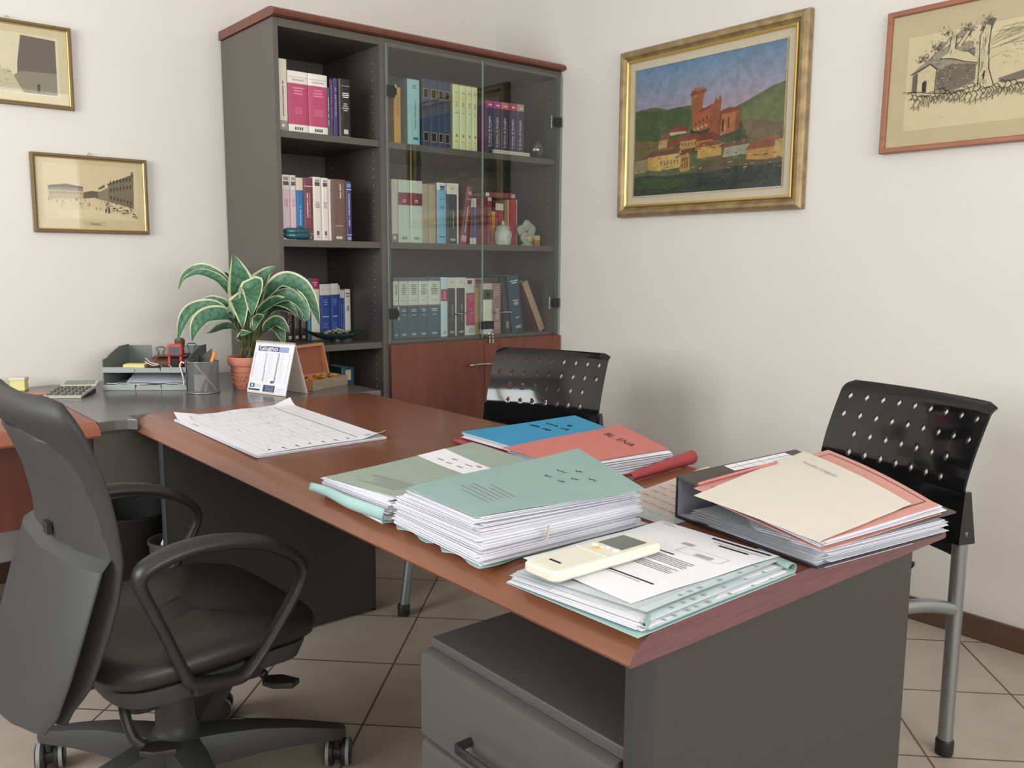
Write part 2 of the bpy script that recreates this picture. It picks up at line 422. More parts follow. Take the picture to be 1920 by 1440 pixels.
def glass_cabinet():
    t = thing('glass_door_cabinet', 'tall grey cabinet with two clear glass doors above two reddish wooden doors', 'cabinet', (-.49, -.22, 0))
    t0 = t.location.copy()
    def part(name, f, bevel=.0015, parent=None, label=None):
        b = MB(); f(b); o = b.build(name, parent or t, bevel=bevel)
        if parent is None: o.location = -t0
        if label: o['label'] = label
        return o
    x0, x1, xm = -.967, -.008, -.474
    part('side_panel', lambda b: b.box(x0, x0+T, YB, .018, 0, ZTOP, 'grey_laminate'))
    def right(b):
        b.box(x1-T, x1, YB, .018, 0, ZTOP, 'grey_laminate')
        for z in [.92+.032*k for k in range(34)]:
            if min(abs(z-s) for s in (1.28, 1.684)) > .03: b.tube([(x1-T-.0012, YB+.06, z), (x1-T+.001, YB+.06, z)], .0028, 'caster_grey', 8)
    part('side_panel', right, 0)
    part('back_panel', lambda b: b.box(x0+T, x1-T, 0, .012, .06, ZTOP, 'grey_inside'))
    part('plinth', lambda b: b.box(x0+T, x1-T, YB+.02, YB+.04, 0, .06, 'grey_dark'))
    part('top_panel', lambda b: b.box(x0+T, x1-T, YB, 0, ZTOP-.03, ZTOP, 'grey_laminate'))
    for z in (.08, .87, 1.28, 1.684):
        part('shelf', lambda b: b.box(x0+T+.001, x1-T-.001, YB+.012, 0, z-.026, z, 'grey_laminate'))
    yd = YB-.003
    for k, (a, c) in enumerate(((x0+.004, xm-.0015), (xm+.0015, x1-.004))):
        d = part('wooden_door', lambda b: b.box(a, c, yd-.02, yd, .07, .856, 'cabinet_veneer'))
        hx = c-.045 if k == 0 else a+.045
        part('handle', lambda b: b.tube(smooth_path([(hx-.05, yd-.021, .745), (hx-.045, yd-.045, .748), (hx, yd-.05, .75), (hx+.045, yd-.045, .748), (hx+.05, yd-.021, .745)]), .0045, 'chrome', 10), 0, d, 'slim curved metal pull')
        g = part('glass_door', lambda b: b.box(a, c, yd-.006, yd-.001, .864, 2.064, 'door_glass'), 0, None, 'clear glass door')
        part('glass_edge', lambda b: (b.box(a-.0004, a+.0012, yd-.0062, yd-.0008, .864, 2.064, 'glass_edge'), b.box(c-.0012, c+.0004, yd-.0062, yd-.0008, .864, 2.064, 'glass_edge')), 0, g, 'greenish polished edge')
        hx = c-.11 if k == 0 else a+.105
        part('handle', lambda b: b.tube(smooth_path([(hx-.045, yd-.006, .974), (hx-.04, yd-.028, .976), (hx, yd-.034, .977), (hx+.04, yd-.028, .976), (hx+.045, yd-.006, .974)]), .0035, 'chrome', 10), 0, g)
        for z in (.985, 1.88) if k == 0 else (1.01, 1.853):
            ex = a if k == 0 else c; sg = 1 if k == 0 else -1
            def hinge(b):
                prof = [(ex, z-.022), (ex+sg*.034, z-.022), (ex+sg*.046, z-.010), (ex+sg*.046, z+.010), (ex+sg*.034, z+.022), (ex, z+.022)]
                b.prism(prof, 1, yd-.011, yd-.006, 'black_plastic')
                b.cyl((ex+sg*.05, yd+.004, z-.03), (ex+sg*.05, yd+.004, z+.03), .004, 'chrome', 10)
            part('hinge', hinge, 0, g)
        if k == 1:
            part('lock', lambda b: b.box(a-.012, a+.05, yd-.026, yd-.006, .902, .938, 'black_plastic'), .003, g, 'small black lock')
    return t
open_bookcase(); glass_cabinet()
# continuous rounded cherry-wood top over both units
b = MB()
prof = [(.018, 2.085), (-.475, 2.085), (-.497, 2.088), (-.503, 2.097), (-.497, 2.108), (-.48, 2.116), (-.455, 2.119), (.018, 2.119)]
b.prism([(y, z) for y, z in prof], 0, -1.446, -.003, 'cabinet_veneer')
tag(b.build('cornice_board', smooth=.5), 'long brown wooden top board with rounded front edge across both bookcases', 'top board')
# keys hanging at the lock
k = thing('key_bunch', 'small bunch of keys hanging from the black lock of the glass doors', 'keys', (-.45, -.51, .88))
b = MB(); b.tube([(.0+.012*math.cos(a), 0, .012*math.sin(a)) for a in [2*PI*i/16 for i in range(16)]], .0016, 'chrome', 6, closed=True); b.build('key_ring', k)
for dx in (-.008, .01):
    b = MB(); b.box(dx-.004, dx+.004, -.002, .001, -.04, -.008, 'chrome'); b.tube([(dx+.007*math.cos(a), -.001, -.012+.007*math.sin(a)) for a in [2*PI*i/12 for i in range(12)]], .002, 'black_plastic', 6, closed=True); b.build('key', k)

# ------------------------------------------------------------------ books
def book(x0, x1, h, z, label, bands, marks=(), d=.17, ysp=-.45, group=None, name='book', tilt=0.0, txt=None, cover=None):
    """an upright book: cover (spine bands from the bottom, (v0, v1, rgb)) and page block; marks are (u0,u1,v0,v1,rgb)"""
    g = .0006; w = x1-x0-2*g
    r = thing(name, label, 'book', (x0+g if tilt <= 0 else x1-g, ysp, z+.0008), 0, group)
    if tilt: r.rotation_euler = (0, tilt, 0)
    ox = 0 if tilt <= 0 else -w
    cv = cover or max(bands, key=lambda q: q[1]-q[0])[2]
    b = MB(); th = min(.0028, w*.16); e = min(.004, w*.12)
    prof = [(0, .003), (.1, .001), (.25, 0), (.75, 0), (.9, .001), (1, .003)]
    for v0, v1, c in bands:
        for (u0, y0), (u1, y1) in zip(prof[:-1], prof[1:]):
            b.quad((ox+w*u0, y0, h*v0), (ox+w*u1, y1, h*v0), (ox+w*u1, y1, h*v1), (ox+w*u0, y0, h*v1), 'book_cover', c)
    for a, c in ((0, th), (w-th, w)):
        b.box(ox+a, ox+c, .003, d, 0, h, 'book_cover', cv)
    b.box(ox+th, ox+w-th, .003, .006, 0, h, 'book_cover', cv)
    for u0, u1, v0, v1, c in marks:
        b.quad((ox+w*u0, -.0004, h*v0), (ox+w*u1, -.0004, h*v0), (ox+w*u1, -.0004, h*v1), (ox+w*u0, -.0004, h*v1), 'book_cover', c)
    if txt:
        body, c, sz, v, u = txt
        put_text(b, body, sz, lambda x, y: (ox+w*u-y, -.0006, h*v+x), 'book_cover', c)
    b.build('cover', r)
    b = MB(); b.box(ox+th, ox+w-th, .006, d-.004, .003, h-.004, 'book_pages'); b.build('page_block', r)
    return r
def lines(v0, v1, n, c, u0=.2, u1=.8, rag=True):
    out = []; s = (v1-v0)/n
    for i in range(n):
        k = random.uniform(0, .15) if rag else 0
        out.append((u0+k, u1-k, v0+i*s, v0+i*s+s*.5, c))
    return out
def vline(v0, v1, u, w, c, n=14):
    """vertical lettering too small to read: short strokes along the spine"""
    out = []; s = (v1-v0)/n
    for i in range(n):
        if random.random() < .86: out.append((u-w*random.uniform(.6, 1), u+w*random.uniform(.6, 1), v0+i*s, v0+i*s+s*.7, c))
    return out
def logo(c, v=.04, s=.03): return [(.3+.11*i, .3+.11*i+.07, v, v+s, c) for i in range(4)]
W, K = (226,222,214), (50,46,46)
# open bookcase, top shelf
S = 1.684; gr = 'books on the top shelf of the open bookcase'
book(-1.415, -1.378, .258, S, 'tall cream book at the far left of the top open shelf', [(0,.14,(150,146,140)),(.14,1,(216,208,192))], vline(.2,.72,.5,.08,(70,60,60),24)+[(.3,.6,.05,.09,W)], group=gr, ysp=-.455)
for i, (a, c) in enumerate(((-1.377,-1.293),(-1.293,-1.212))):
    book(a, c, .221, S, ('thick pink law book with white ends, right beside the tall cream book','thick pink law book with white ends, beside the thin teal book')[i],
         [(0,.12,W),(.12,.8,(178,74,110)),(.8,1,W)], lines(.62,.76,3,(214,130,158))+lines(.3,.42,4,(200,110,140))+logo((70,60,64),.03,.05)+[(.04,.96,.9,.905,(120,110,110)),(.2,.8,.84,.87,(190,180,176))], group=gr, ysp=-.455, d=.2)
book(-1.212, -1.2, .18, S, 'thin teal book squeezed between thick pink book and purple booklet', [(0,1,(58,110,112))], vline(.2,.8,.5,.15,W), group=gr)
book(-1.2, -1.184, .213, S, 'thin maroon purple booklet on the top open shelf', [(0,1,(84,58,84))], vline(.3,.9,.5,.15,(160,120,140)), group=gr)
book(-1.184, -1.166, .218, S, 'thin violet blue booklet beside black book on the top open shelf', [(0,1,(70,62,120))], vline(.3,.9,.5,.15,(170,160,200)), group=gr)
book(-1.158, -1.112, .219, S, 'black book with pale side and white lettering, rightmost on top open shelf', [(0,.005,W),(.005,1,(38,36,38))], lines(.68,.78,3,W,.1,.9)+lines(.45,.6,4,(180,180,180),.15,.8)+logo(W,.05,.08)+[(.1,.9,.88,.885,W)], group=gr, cover=(150,144,142), ysp=-.456)
# open bookcase, second shelf
S = 1.28; gr = 'books on the middle shelf of the open bookcase'
for i, (a, c) in enumerate(((-1.409,-1.376),(-1.376,-1.351))):
    book(a, c, .242, S, ('pale lilac book, leftmost on the middle open shelf','narrower pale lilac book, next to the cream and blue book')[i], [(0,.78,(206,184,194)),(.78,1,(214,206,200))],
         [(.15,.85,.84,.9,(90,84,90)),(.2,.8,.92,.97,(150,144,146))]+lines(.52,.64,5,(190,120,140)), group=gr)
book(-1.351, -1.321, .235, S, 'cream and bright blue book behind the teal glass object', [(0,.8,(50,112,170)),(.8,1,(206,196,178))], vline(.2,.55,.5,.12,(140,180,210)), group=gr)
book(-1.321, -1.281, .237, S, 'maroon book with white lettering on the middle open shelf', [(0,1,(116,62,76))], [(.05,.95,.86,.868,W),(.05,.95,.1,.106,W)]+vline(.36,.76,.4,.07,W,22)+vline(.36,.76,.62,.05,(200,180,186),22)+logo(W,.03,.045), group=gr, cover=(150,132,128))
for i, (a, c) in enumerate(((-1.281,-1.245),(-1.245,-1.214))):
    book(a, c, .242-.001*i, S, ('off white book with dark emblem, next to the maroon book','off white book with dark emblem, second from the maroon book')[i], [(0,1,(214,208,200))],
         [(.2,.8,.86,.92,(80,76,78)),(.25,.75,.93,.96,(140,136,134))]+lines(.52,.62,4,(120,116,116))+[(.35,.65,.08,.15,(90,86,86))]+lines(.045,.06,1,(60,60,60)), group=gr)
book(-1.214, -1.203, .237, S, 'very thin white book with pink print beside thick brown book', [(0,1,(216,204,200))], vline(.3,.9,.5,.14,(190,110,120)), group=gr)
book(-1.203, -1.138, .239, S, 'thick brown book with white lettering on the middle open shelf', [(0,1,(108,84,74))], vline(.7,.93,.62,.05,W,14)+vline(.7,.93,.8,.025,(170,150,140),14)+logo(W,.03,.045)+lines(.24,.26,1,(190,176,168)), group=gr)
book(-1.138, -1.112, .234, S, 'navy blue book, rightmost on the middle open shelf', [(0,1,(66,66,112))], vline(.25,.8,.5,.12,(200,200,214),24)+[(.05,.95,.86,.87,W),(.05,.95,.1,.108,W),(.15,.85,.9,.96,(120,140,180)),(.2,.8,.02,.07,(150,156,180))], group=gr)
# open bookcase, third shelf
S = .87; gr = 'books on the third shelf of the open bookcase'
for i in range(3):
    a = -1.299+.0315*i
    book(a, a+.031, .262, S, ('dark brown book with tan top, leftmost behind the plant leaves','dark brown book with tan top, middle of the three','dark brown book with tan top, next to the cyan book')[i], [(0,.74,(58,42,42)),(.74,.8,(40,32,34)),(.8,1,(176,138,104))], vline(.2,.6,.35,.06,(196,186,178))+vline(.2,.6,.65,.06,(170,160,150))+logo(W,.03,.05), group=gr, ysp=-.22, d=.2)
book(-1.204, -1.187, .257, S, 'cyan blue book between dark brown book and white and red book', [(0,1,(62,142,176))], vline(.2,.8,.5,.12,(120,180,200)), group=gr, ysp=-.22)
book(-1.187, -1.147, .257, S, 'white book with crimson top block behind the drooping leaf', [(0,.83,W),(.83,1,(170,52,92))], lines(.6,.68,3,(190,90,110))+lines(.88,.96,3,(226,170,190))+[(.35,.65,.05,.12,(150,146,150))], group=gr, ysp=-.225)
for i, (a, c) in enumerate(((-1.146,-1.095),(-1.095,-1.057))):
    book(a, c, .234+.002*i, S, ('white and blue code book, wider one beside the white and red book','white and blue code book, narrower one beside thin blue books')[i], [(0,.08,W),(.08,.8,(44,74,150)),(.8,1,(224,220,216))], lines(.62,.74,3,(110,140,196))+lines(.4,.44,1,(170,190,220))+lines(.2,.32,3,(90,120,184))+[(.04,.96,.9,.905,(170,166,164))], group=gr, ysp=-.225)
for i, (a, c, h) in enumerate(((-1.057,-1.049,.228),(-1.049,-1.039,.208),(-1.039,-1.028,.207))):
    book(a, c, h, S, ('thin blue and white booklet, tallest of three','thin blue and white booklet, middle of three','thin blue and white booklet, next to the white book')[i], [(0,.09,W),(.09,.84,(56,88,166)),(.84,1,W)], vline(.2,.75,.5,.12,(150,170,214)), group=gr, ysp=-.222)
book(-1.027, -.998, .211, S, 'white book, rightmost on the third open shelf', [(0,1,(224,220,214))], lines(.56,.68,4,(60,60,62))+[(.15,.85,.9,.92,(60,60,64)),(.25,.75,.84,.87,(130,130,130)),(.3,.7,.14,.16,(90,90,90))], group=gr, ysp=-.222)
# open bookcase, low compartment
book(-1.092, -1.03, .272, .48, 'dark teal book with beige label standing in the low open compartment', [(0,1,(40,84,92))], [(.3,.72,.8,.96,(196,184,160))]+vline(.3,.7,.5,.08,(170,190,190)), ysp=-.3)
b = MB(); b.box(-1.4, -1.11, -.36, -.16, .481, .705, 'grey_dark'); tag(b.build('document_box', bevel=.003), 'dark document box standing low in the open bookcase behind the open wooden box', 'box')
r = thing('book', 'pale blue book lying flat on the dark document box', 'book', (-1.23, -.28, .706))
b = MB(); b.box(-.1, .1, -.07, .07, 0, .003, 'book_cover', (130,146,180)); b.box(-.1, .1, -.07, .07, .027, .03, 'book_cover', (130,146,180)); b.box(-.1, .1, -.071, -.068, .003, .027, 'book_cover', (120,136,172)); b.build('cover', r)
b = MB(); b.box(-.096, .096, -.068, .066, .003, .027, 'book_pages'); b.build('page_block', r)
# glass cabinet, top shelf
S = 1.684; gr = 'books on the top shelf behind the glass'
book(-.897, -.863, .226, S, 'mustard yellow book, leftmost on the top glass shelf', [(0,1,(214,162,62))], lines(.5,.9,9,(186,128,40)), ysp=-.43, group=gr)
book(-.838, -.777, .264, S, 'pale blue thick book on the top glass shelf', [(0,1,(160,204,214))], vline(.25,.72,.62,.06,(70,110,130),22)+[(.45,.85,.08,.12,(60,100,120)),(.4,.7,.86,.92,(120,160,176))], ysp=-.44, group=gr, cover=(132,142,142), d=.19)
nv = [(-.759,-.72),(-.72,-.679),(-.679,-.647),(-.647,-.612)]
for i, (a, c) in enumerate(nv):
    gold = (196,164,110)
    fr = []
    for v0, v1 in ((.72,.86),(.08,.22)):
        fr += [(.15,.85,v0,v1,gold),(.2,.8,v0+.008,v1-.008,(46,40,52)),(.3,.7,v0+.04,v0+.06,gold),(.28,.72,v0+.075,v0+.095,gold)]
    book(a, c, .278, S, 'navy book with two gold framed labels, '+('next to the pale blue book','second from the pale blue book','third from the pale blue book','next to the pale yellow books')[i], [(0,1,(44,58,88))], fr, ysp=-.43, group='navy and gold set on the top glass shelf', d=.19)
cr = [(-.599,-.563),(-.563,-.527),(-.527,-.496),(-.496,-.465)]
for i, (a, c) in enumerate(cr):
    book(a, c, .277, S, 'pale yellow cream book, '+('next to the navy set','second from the navy set','third from the navy set','rightmost of the pale yellow four')[i], [(0,.985,(226,224,178)),(.985,1,(196,140,80))], lines(.66,.74,4,(150,150,110))+lines(.56,.58,1,(120,130,120))+lines(.86,.9,2,(160,160,120))+[(.4,.65,.2,.24,(120,120,90))]+lines(.12,.14,1,(190,150,110)), ysp=-.43, group='pale yellow set on the top glass shelf', d=.19)
tp = [((170,52,120),(-.418,-.373)),((186,56,140),(-.373,-.33)),((206,120,130),(-.33,-.285)),((196,56,84),(-.285,-.238)),((180,150,126),(-.238,-.195))]
for i, (c0, (a, c)) in enumerate(tp):
    book(a, c, .229+.001*i, S, 'dark violet family law book with '+('magenta','bright purple pink','salmon pink','crimson','tan')[i]+' top band', [(0,.87,(66,52,82)),(.87,1,c0)], vline(.14,.6,.68,.03,(190,184,200),16)+[(.3,.7,.91,.94,(226,210,216))], ysp=-.43, group='family law series on the top glass shelf', txt=('Il diritto di famiglia', (226,222,228), .0175, .13, .52), cover=(150,50,110) if i == 0 else None)
r = thing('book', 'thin white book lying flat in front of the violet law books', 'book', (-.29, -.452, S+.0008))
b = MB(); b.box(-.105, .105, -.008, .012, 0, .002, 'book_cover', (214,214,214)); b.box(-.105, .105, -.008, .012, .013, .015, 'book_cover', (224,224,222)); b.build('cover', r)
b = MB(); b.box(-.103, .103, -.007, .011, .002, .013, 'book_pages'); b.build('page_block', r)
# glass cabinet, middle shelf
S = 1.28; gr = 'books on the middle shelf behind the glass'
book(-.908, -.876, .26, S, 'plain cream pink book, leftmost on the middle glass shelf', [(0,.14,(140,132,126)),(.14,1,(214,198,186))], [(.2,.6,.05,.1,W)], ysp=-.42, group=gr)
for i, (a, c) in enumerate(((-.875,-.816),(-.816,-.753))):
    book(a, c, .26, S, ('pale mint book with maroon band, left of the two','pale mint book with maroon band, right of the two')[i], [(0,.6,(204,216,206)),(.6,.8,(136,58,78)),(.8,1,(204,216,206))], lines(.65,.7,2,W,.25,.75)+lines(.52,.54,1,(120,130,126),.4,.6)+logo((110,120,116),.05,.045), ysp=-.42, group=gr)
for i, (a, c) in enumerate(((-.753,-.717),(-.717,-.679))):
    book(a, c, .25, S, ('plain tan beige book, next to the mint books','plain tan beige book, next to the light blue book')[i], [(0,1,(178,160,136))], (), ysp=-.415, group=gr, cover=(150,136,116))
book(-.678, -.628, .26, S, 'light blue book with white top on the middle glass shelf', [(0,.88,(130,176,208)),(.88,1,(222,222,218))], [(.3,.8,.88,.95,(90,130,170)),(.35,.75,.93,.95,(60,90,130))]+lines(.72,.75,1,(60,100,150))+lines(.58,.62,2,(60,100,150))+lines(.1,.14,1,(60,100,140))+[(.1,.9,.12,.125,(60,110,160))], ysp=-.42, group=gr, d=.19, cover=(166,150,128))
def archbook(a, c, h, z, label, ysp, group):
    book(a, c, h, z, label, [(0,.82,(62,66,68)),(.82,1,(220,214,202))], [(.86,1,0,1,(220,214,202)),(.8,.86,.8,.82,(220,214,202)),(.35,.6,.9,.93,(200,180,130))]+vline(.26,.55,.55,.04,(200,200,200),16)+logo((210,210,210),.05,.035), ysp=ysp, group=group)
archbook(-.626, -.564, .261, S, 'dark grey book with white top and right edge on the middle glass shelf', -.42, gr)
book(-.563, -.528, .25, S, 'maroon book leaning to the right on the middle glass shelf', [(0,.1,(170,44,80)),(.1,1,(126,66,82))], vline(.2,.7,.5,.1,(220,206,210),18)+[(.05,.95,.78,.79,W),(.2,.8,.86,.93,(180,140,150)),(.1,.9,.04,.14,(210,150,170))], ysp=-.43, tilt=.165, group=gr)
book(-.492, -.474, .205, S, 'small maroon and white code book beside the leaning maroon book', [(0,.14,W),(.14,.8,(140,44,60)),(.8,1,W)], vline(.3,.7,.5,.15,(200,120,130)), ysp=-.41, group=gr, d=.12)
book(-.473, -.456, .205, S, 'small blue and white code book beside thick dark red book', [(0,.14,W),(.14,.8,(48,92,160)),(.8,1,W)], vline(.3,.7,.5,.15,(130,160,210)), ysp=-.41, group=gr, d=.12)
book(-.455, -.392, .212, S, 'thick dark red book on the middle glass shelf', [(0,1,(112,36,46))], lines(.8,.83,1,(170,90,90))+lines(.5,.6,3,(140,66,70))+lines(.3,.32,1,(180,120,110)), ysp=-.41, group=gr)
book(-.391, -.367, .212, S, 'rose maroon book holding up the lying maroon book', [(0,.93,(130,54,66)),(.93,1,(206,190,190))], vline(.3,.8,.5,.12,(190,130,140)), ysp=-.41, group=gr)
r = thing('book', 'maroon book lying across the top of the upright red books', 'book', (-.322, -.345, S+.2145))
b = MB(); b.box(-.088, .095, -.06, .06, 0, .003, 'book_cover', (130,60,70)); b.box(-.088, .095, -.06, .06, .02, .023, 'book_cover', (146,78,86)); b.box(-.088, .095, -.062, -.059, .0, .023, 'book_cover', (140,66,78)); b.box(-.08, -.06, -.0625, -.06, .004, .019, 'book_cover', W); b.box(.07, .092, -.0625, -.06, .004, .019, 'book_cover', (190,170,170)); b.build('cover', r)
b = MB(); b.box(-.085, .093, -.058, .058, .003, .02, 'book_pages'); b.build('page_block', r)
book(-.366, -.326, .152, S, 'short orange book behind the white ceramic jar', [(0,.94,(222,150,56)),(.94,1,(206,186,150))], lines(.6,.8,3,(190,110,40)), ysp=-.385, group=gr, d=.12)
for i, (a, c) in enumerate(((-.325,-.309),(-.309,-.293),(-.293,-.277))):
    book(a, c, .191-.001*i, S, ('slim red and white code book, next to the orange book','slim red and white code book, middle of three','slim red and white code book, next to the big red book')[i], [(0,.1,W),(.1,.84,(158,44,56)),(.84,1,(226,216,206))], vline(.25,.75,.5,.12,(214,150,150)), ysp=-.384, group=gr, d=.12)
book(-.274, -.214, .209, S, 'bright red book, rightmost on the middle glass shelf', [(0,1,(168,40,50))], [(.9,1,.93,1,(200,190,186)),(.93,1,0,.93,(206,190,170)),(0,.16,0,1,(196,160,120))], ysp=-.405, group=gr, cover=(190,160,130))
# glass cabinet, bottom shelf
S = .87; gr = 'blue and white reference set on the bottom glass shelf'
al = [(-.893,-.865),(-.864,-.816),(-.816,-.763),(-.763,-.714),(-.714,-.649)]
for i, (a, c) in enumerate(al):
    book(a, c, .263, S, 'slate blue and white reference book, '+('leftmost on the bottom glass shelf','second from the hinge side','third from the hinge side','fourth from the hinge side','next to the pale blue book')[i], [(0,.535,(72,94,110)),(.535,.55,(150,124,90)),(.55,.94,(220,218,208)),(.94,1,(92,110,120))], lines(.72,.9,6,(130,130,128))+lines(.62,.64,1,(160,160,156))+lines(.44,.5,2,(190,200,206))+lines(.38,.4,1,(190,200,206))+logo((206,212,216),.05,.035), ysp=-.4, group=gr)
gr = 'books on the bottom shelf behind the glass'
book(-.648, -.612, .263, S, 'pale blue book with crimson label on the bottom glass shelf', [(0,.6,(200,218,226)),(.6,.8,(170,46,88)),(.8,1,(200,218,226))], lines(.63,.78,5,(226,170,190))+logo((110,130,140),.05,.04), ysp=-.405, group=gr)
archbook(-.611, -.562, .262, S, 'black and white book with arched panel, next to the pale blue book', -.4, gr)
archbook(-.562, -.508, .262, S, 'black and white book with arched panel, next to the pink book', -.4, gr)
book(-.507, -.453, .257, S, 'white and crimson pink book on the bottom glass shelf', [(0,.17,(206,208,204)),(.17,.75,(176,54,92)),(.75,1,(206,208,204))], [(.1,.6,.9,.97,(110,40,50))]+lines(.6,.72,4,(206,110,140))+lines(.24,.5,8,(196,90,124))+lines(.05,.14,3,(150,150,150))+[(.04,.96,.86,.865,(140,140,140)),(.85,1,.2,1,(196,130,130))], ysp=-.4, group=gr)
book(-.447, -.417, .212, S, 'mustard tan book standing where the glass doors meet', [(0,1,(184,152,96))], (), ysp=-.38, group=gr, cover=(150,120,80))
book(-.412, -.352, .234, S, 'white book with dark label at its top on the bottom glass shelf', [(0,.68,(226,222,206)),(.68,.88,(80,78,78)),(.88,1,(206,180,172))], [(.1,.9,.7,.86,(70,70,72)),(.35,.6,.74,.82,(150,150,150)),(.84,.88,0,1,(190,180,170))], ysp=-.4, group=gr)
book(-.35, -.303, .234, S, 'rosy grey book with white strokes on its spine on the bottom glass shelf', [(0,1,(150,116,114))], lines(.76,.96,4,(190,150,146),.1,.9)+[(.3,.36,.28,.5,W),(.45,.51,.28,.5,W),(.6,.66,.28,.5,W)]+lines(.1,.24,3,(196,160,156),.1,.9), ysp=-.4, group=gr)
for i in range(2):
    r = thing('book', ('dark maroon book lying flat on the white and rosy books','dark plum book lying flat on top of the dark maroon one')[i], 'book', (-.356, -.33, S+.2345+.0135*i))
    cc = ((88,50,58),(64,54,70))[i]
    b = MB(); b.box(-.053, .04, -.06, .06, 0, .002, 'book_cover', cc); b.box(-.053, .04, -.06, .06, .011, .013, 'book_cover', cc); b.box(-.053, .04, -.061, -.059, 0, .013, 'book_cover', cc); b.build('cover', r)
    b = MB(); b.box(-.051, .039, -.059, .058, .002, .011, 'book_pages'); b.build('page_block', r)
book(-.2735, -.2445, .262, S, 'dark plum book beside the tall navy book', [(0,1,(54,48,66))], [(.2,.8,.08,.2,(150,140,150))], ysp=-.4, group=gr, tilt=-.13)
book(-.240, -.172, .268, S, 'big navy teal book with white lettering on the bottom glass shelf', [(0,1,(40,70,92))], lines(.86,.93,2,W,.15,.9)+lines(.48,.58,4,W,.25,.8)+lines(.24,.28,2,(190,200,206),.3,.8)+lines(.07,.12,2,W,.3,.8), ysp=-.41, group=gr, tilt=-.13, d=.2)
book(-.072, -.036, .26, S, 'tan file box leaning over at the right end of bottom glass shelf', [(0,1,(176,146,116))], [(.4,.6,.06,.1,(130,100,90))], ysp=-.415, group=gr, tilt=-.46, cover=(120,54,56), d=.2)

# ------------------------------------------------------------------ ornaments in the bookcases
b = MB()
for z in (0, .016):
    b.tube([(-1.35+.048*math.cos(a), -.437+.018*math.sin(a), 1.2965+z) for a in [2*PI*i/24 for i in range(24)]], .014, 'teal_glass', 10, closed=True)
b.blob((-1.34, -.444, 1.325), .012, 'teal_glass', 10, 6)
tag(b.build('glass_ashtray', smooth=1.2), 'dark teal glass ashtray in front of the lilac books', 'ashtray')
# leaf shaped dish with potpourri
r = thing('leaf_dish', 'dark green leaf shaped dish on the third open shelf', 'dish', (-1.14, -.35, .8706), -.15)
def dishP(u, v):
    x = (u-.5)*.27; w = .055*(1-abs(2*u-1)**2.2)+.004; y = (v-.5)*2*w
    return (x, y, .010+.045*abs(2*u-1)**2.4+.025*(2*v-1)**2*(1-abs(2*u-1)**2))
b = MB(); b.sheet(dishP, 20, 8, 'dish_green', .004); b.build('bowl', r, smooth=1.0)
b = MB(); b.lathe([(.025, 0), (.022, .010)], 0, 0, 'dish_green', 16); b.build('foot', r)
b = MB()
for i in range(70):
    a = random.uniform(0, 2*PI); q = random.random()**.5
    b.blob((.06*q*math.cos(a), .028*q*math.sin(a), .028+.018*(1-q)+random.uniform(-.002,.004)), (random.uniform(.004,.009), random.uniform(.004,.008), .003), 'potpourri', 6, 4, .3)
o = b.build('potpourri', loc=(-1.14, -.35, .8786)); tag(o, 'pale dried potpourri heaped in the dark green leaf dish', 'potpourri', kind='stuff')
# crystal egg, ceramic jar, orchid figurine, little boxes
r = thing('crystal_paperweight', 'clear crystal egg paperweight at the right of the top glass shelf', 'paperweight', (-.121, -.43, 1.6846))
b = MB(); b.lathe([(.012,.0),(.03,.012),(.037,.035),(.034,.055),(.024,.074),(.01,.084),(.001,.086)], 0, 0, 'crystal', 20); b.build('egg', r, smooth=1)
b = MB(); b.box(-.012, .012, -.006, .006, .036, .044, 'ceramic'); b.build('engraving', r)
r = thing('ceramic_jar', 'white and grey patterned ceramic jar with lid on the middle glass shelf', 'jar', (-.318, -.4285, 1.2806))
b = MB(); b.lathe([(.032,0),(.036,.005),(.038,.02),(.039,.045),(.036,.062),(.030,.07),(.030,.072)], 0, 0, 'ceramic', 24); b.build('body', r, smooth=.8)
b = MB(); b.lathe([(.033,.072),(.034,.078),(.026,.086),(.012,.09),(.006,.094),(.009,.1),(.008,.107),(.001,.112)], 0, 0, 'ceramic', 24); b.build('lid', r, smooth=.8)
b = MB(); b.tube(smooth_path([(.036,0,.06),(.048,0,.055),(.05,0,.04),(.039,0,.03)]), .003, 'ceramic', 8); b.build('handle', r)
r = thing('orchid_figurine', 'grey orchid shaped figurine with gilded centre on the middle glass shelf', 'figurine', (-.175, -.43, 1.2806))
b = MB(); b.lathe([(.03,0),(.026,.006),(.01,.02),(.008,.03)], 0, 0, 'figurine_grey', 16); b.build('base', r)
for a in (0, 1.2, 2.5, 3.8, 5.1):
    b = MB(); b.blob((.03*math.cos(a+.4), .004*math.sin(3*a), .062+.03*math.sin(a+.4)), (.028, .008, .026), 'figurine_grey', 12, 8, .05); b.build('petal', r, smooth=1.2)
b = MB(); b.blob((.004, -.014, .03), (.014, .01, .018), 'figurine_gold', 10, 7, .25); b.build('centre', r, smooth=1.2)
for i in range(2):
    b = MB(); b.box(-.117, -.083, -.42, -.39, 1.2806+.0245*i, 1.3046+.0245*i, 'remote_orange' if i == 1 else 'petal_orange')
    tag(b.build('small_box', bevel=.002), ('small orange box on the middle glass shelf beside the orchid figurine','small pale orange box stacked on another one beside the orchid figurine')[i], 'box', 'small orange boxes')
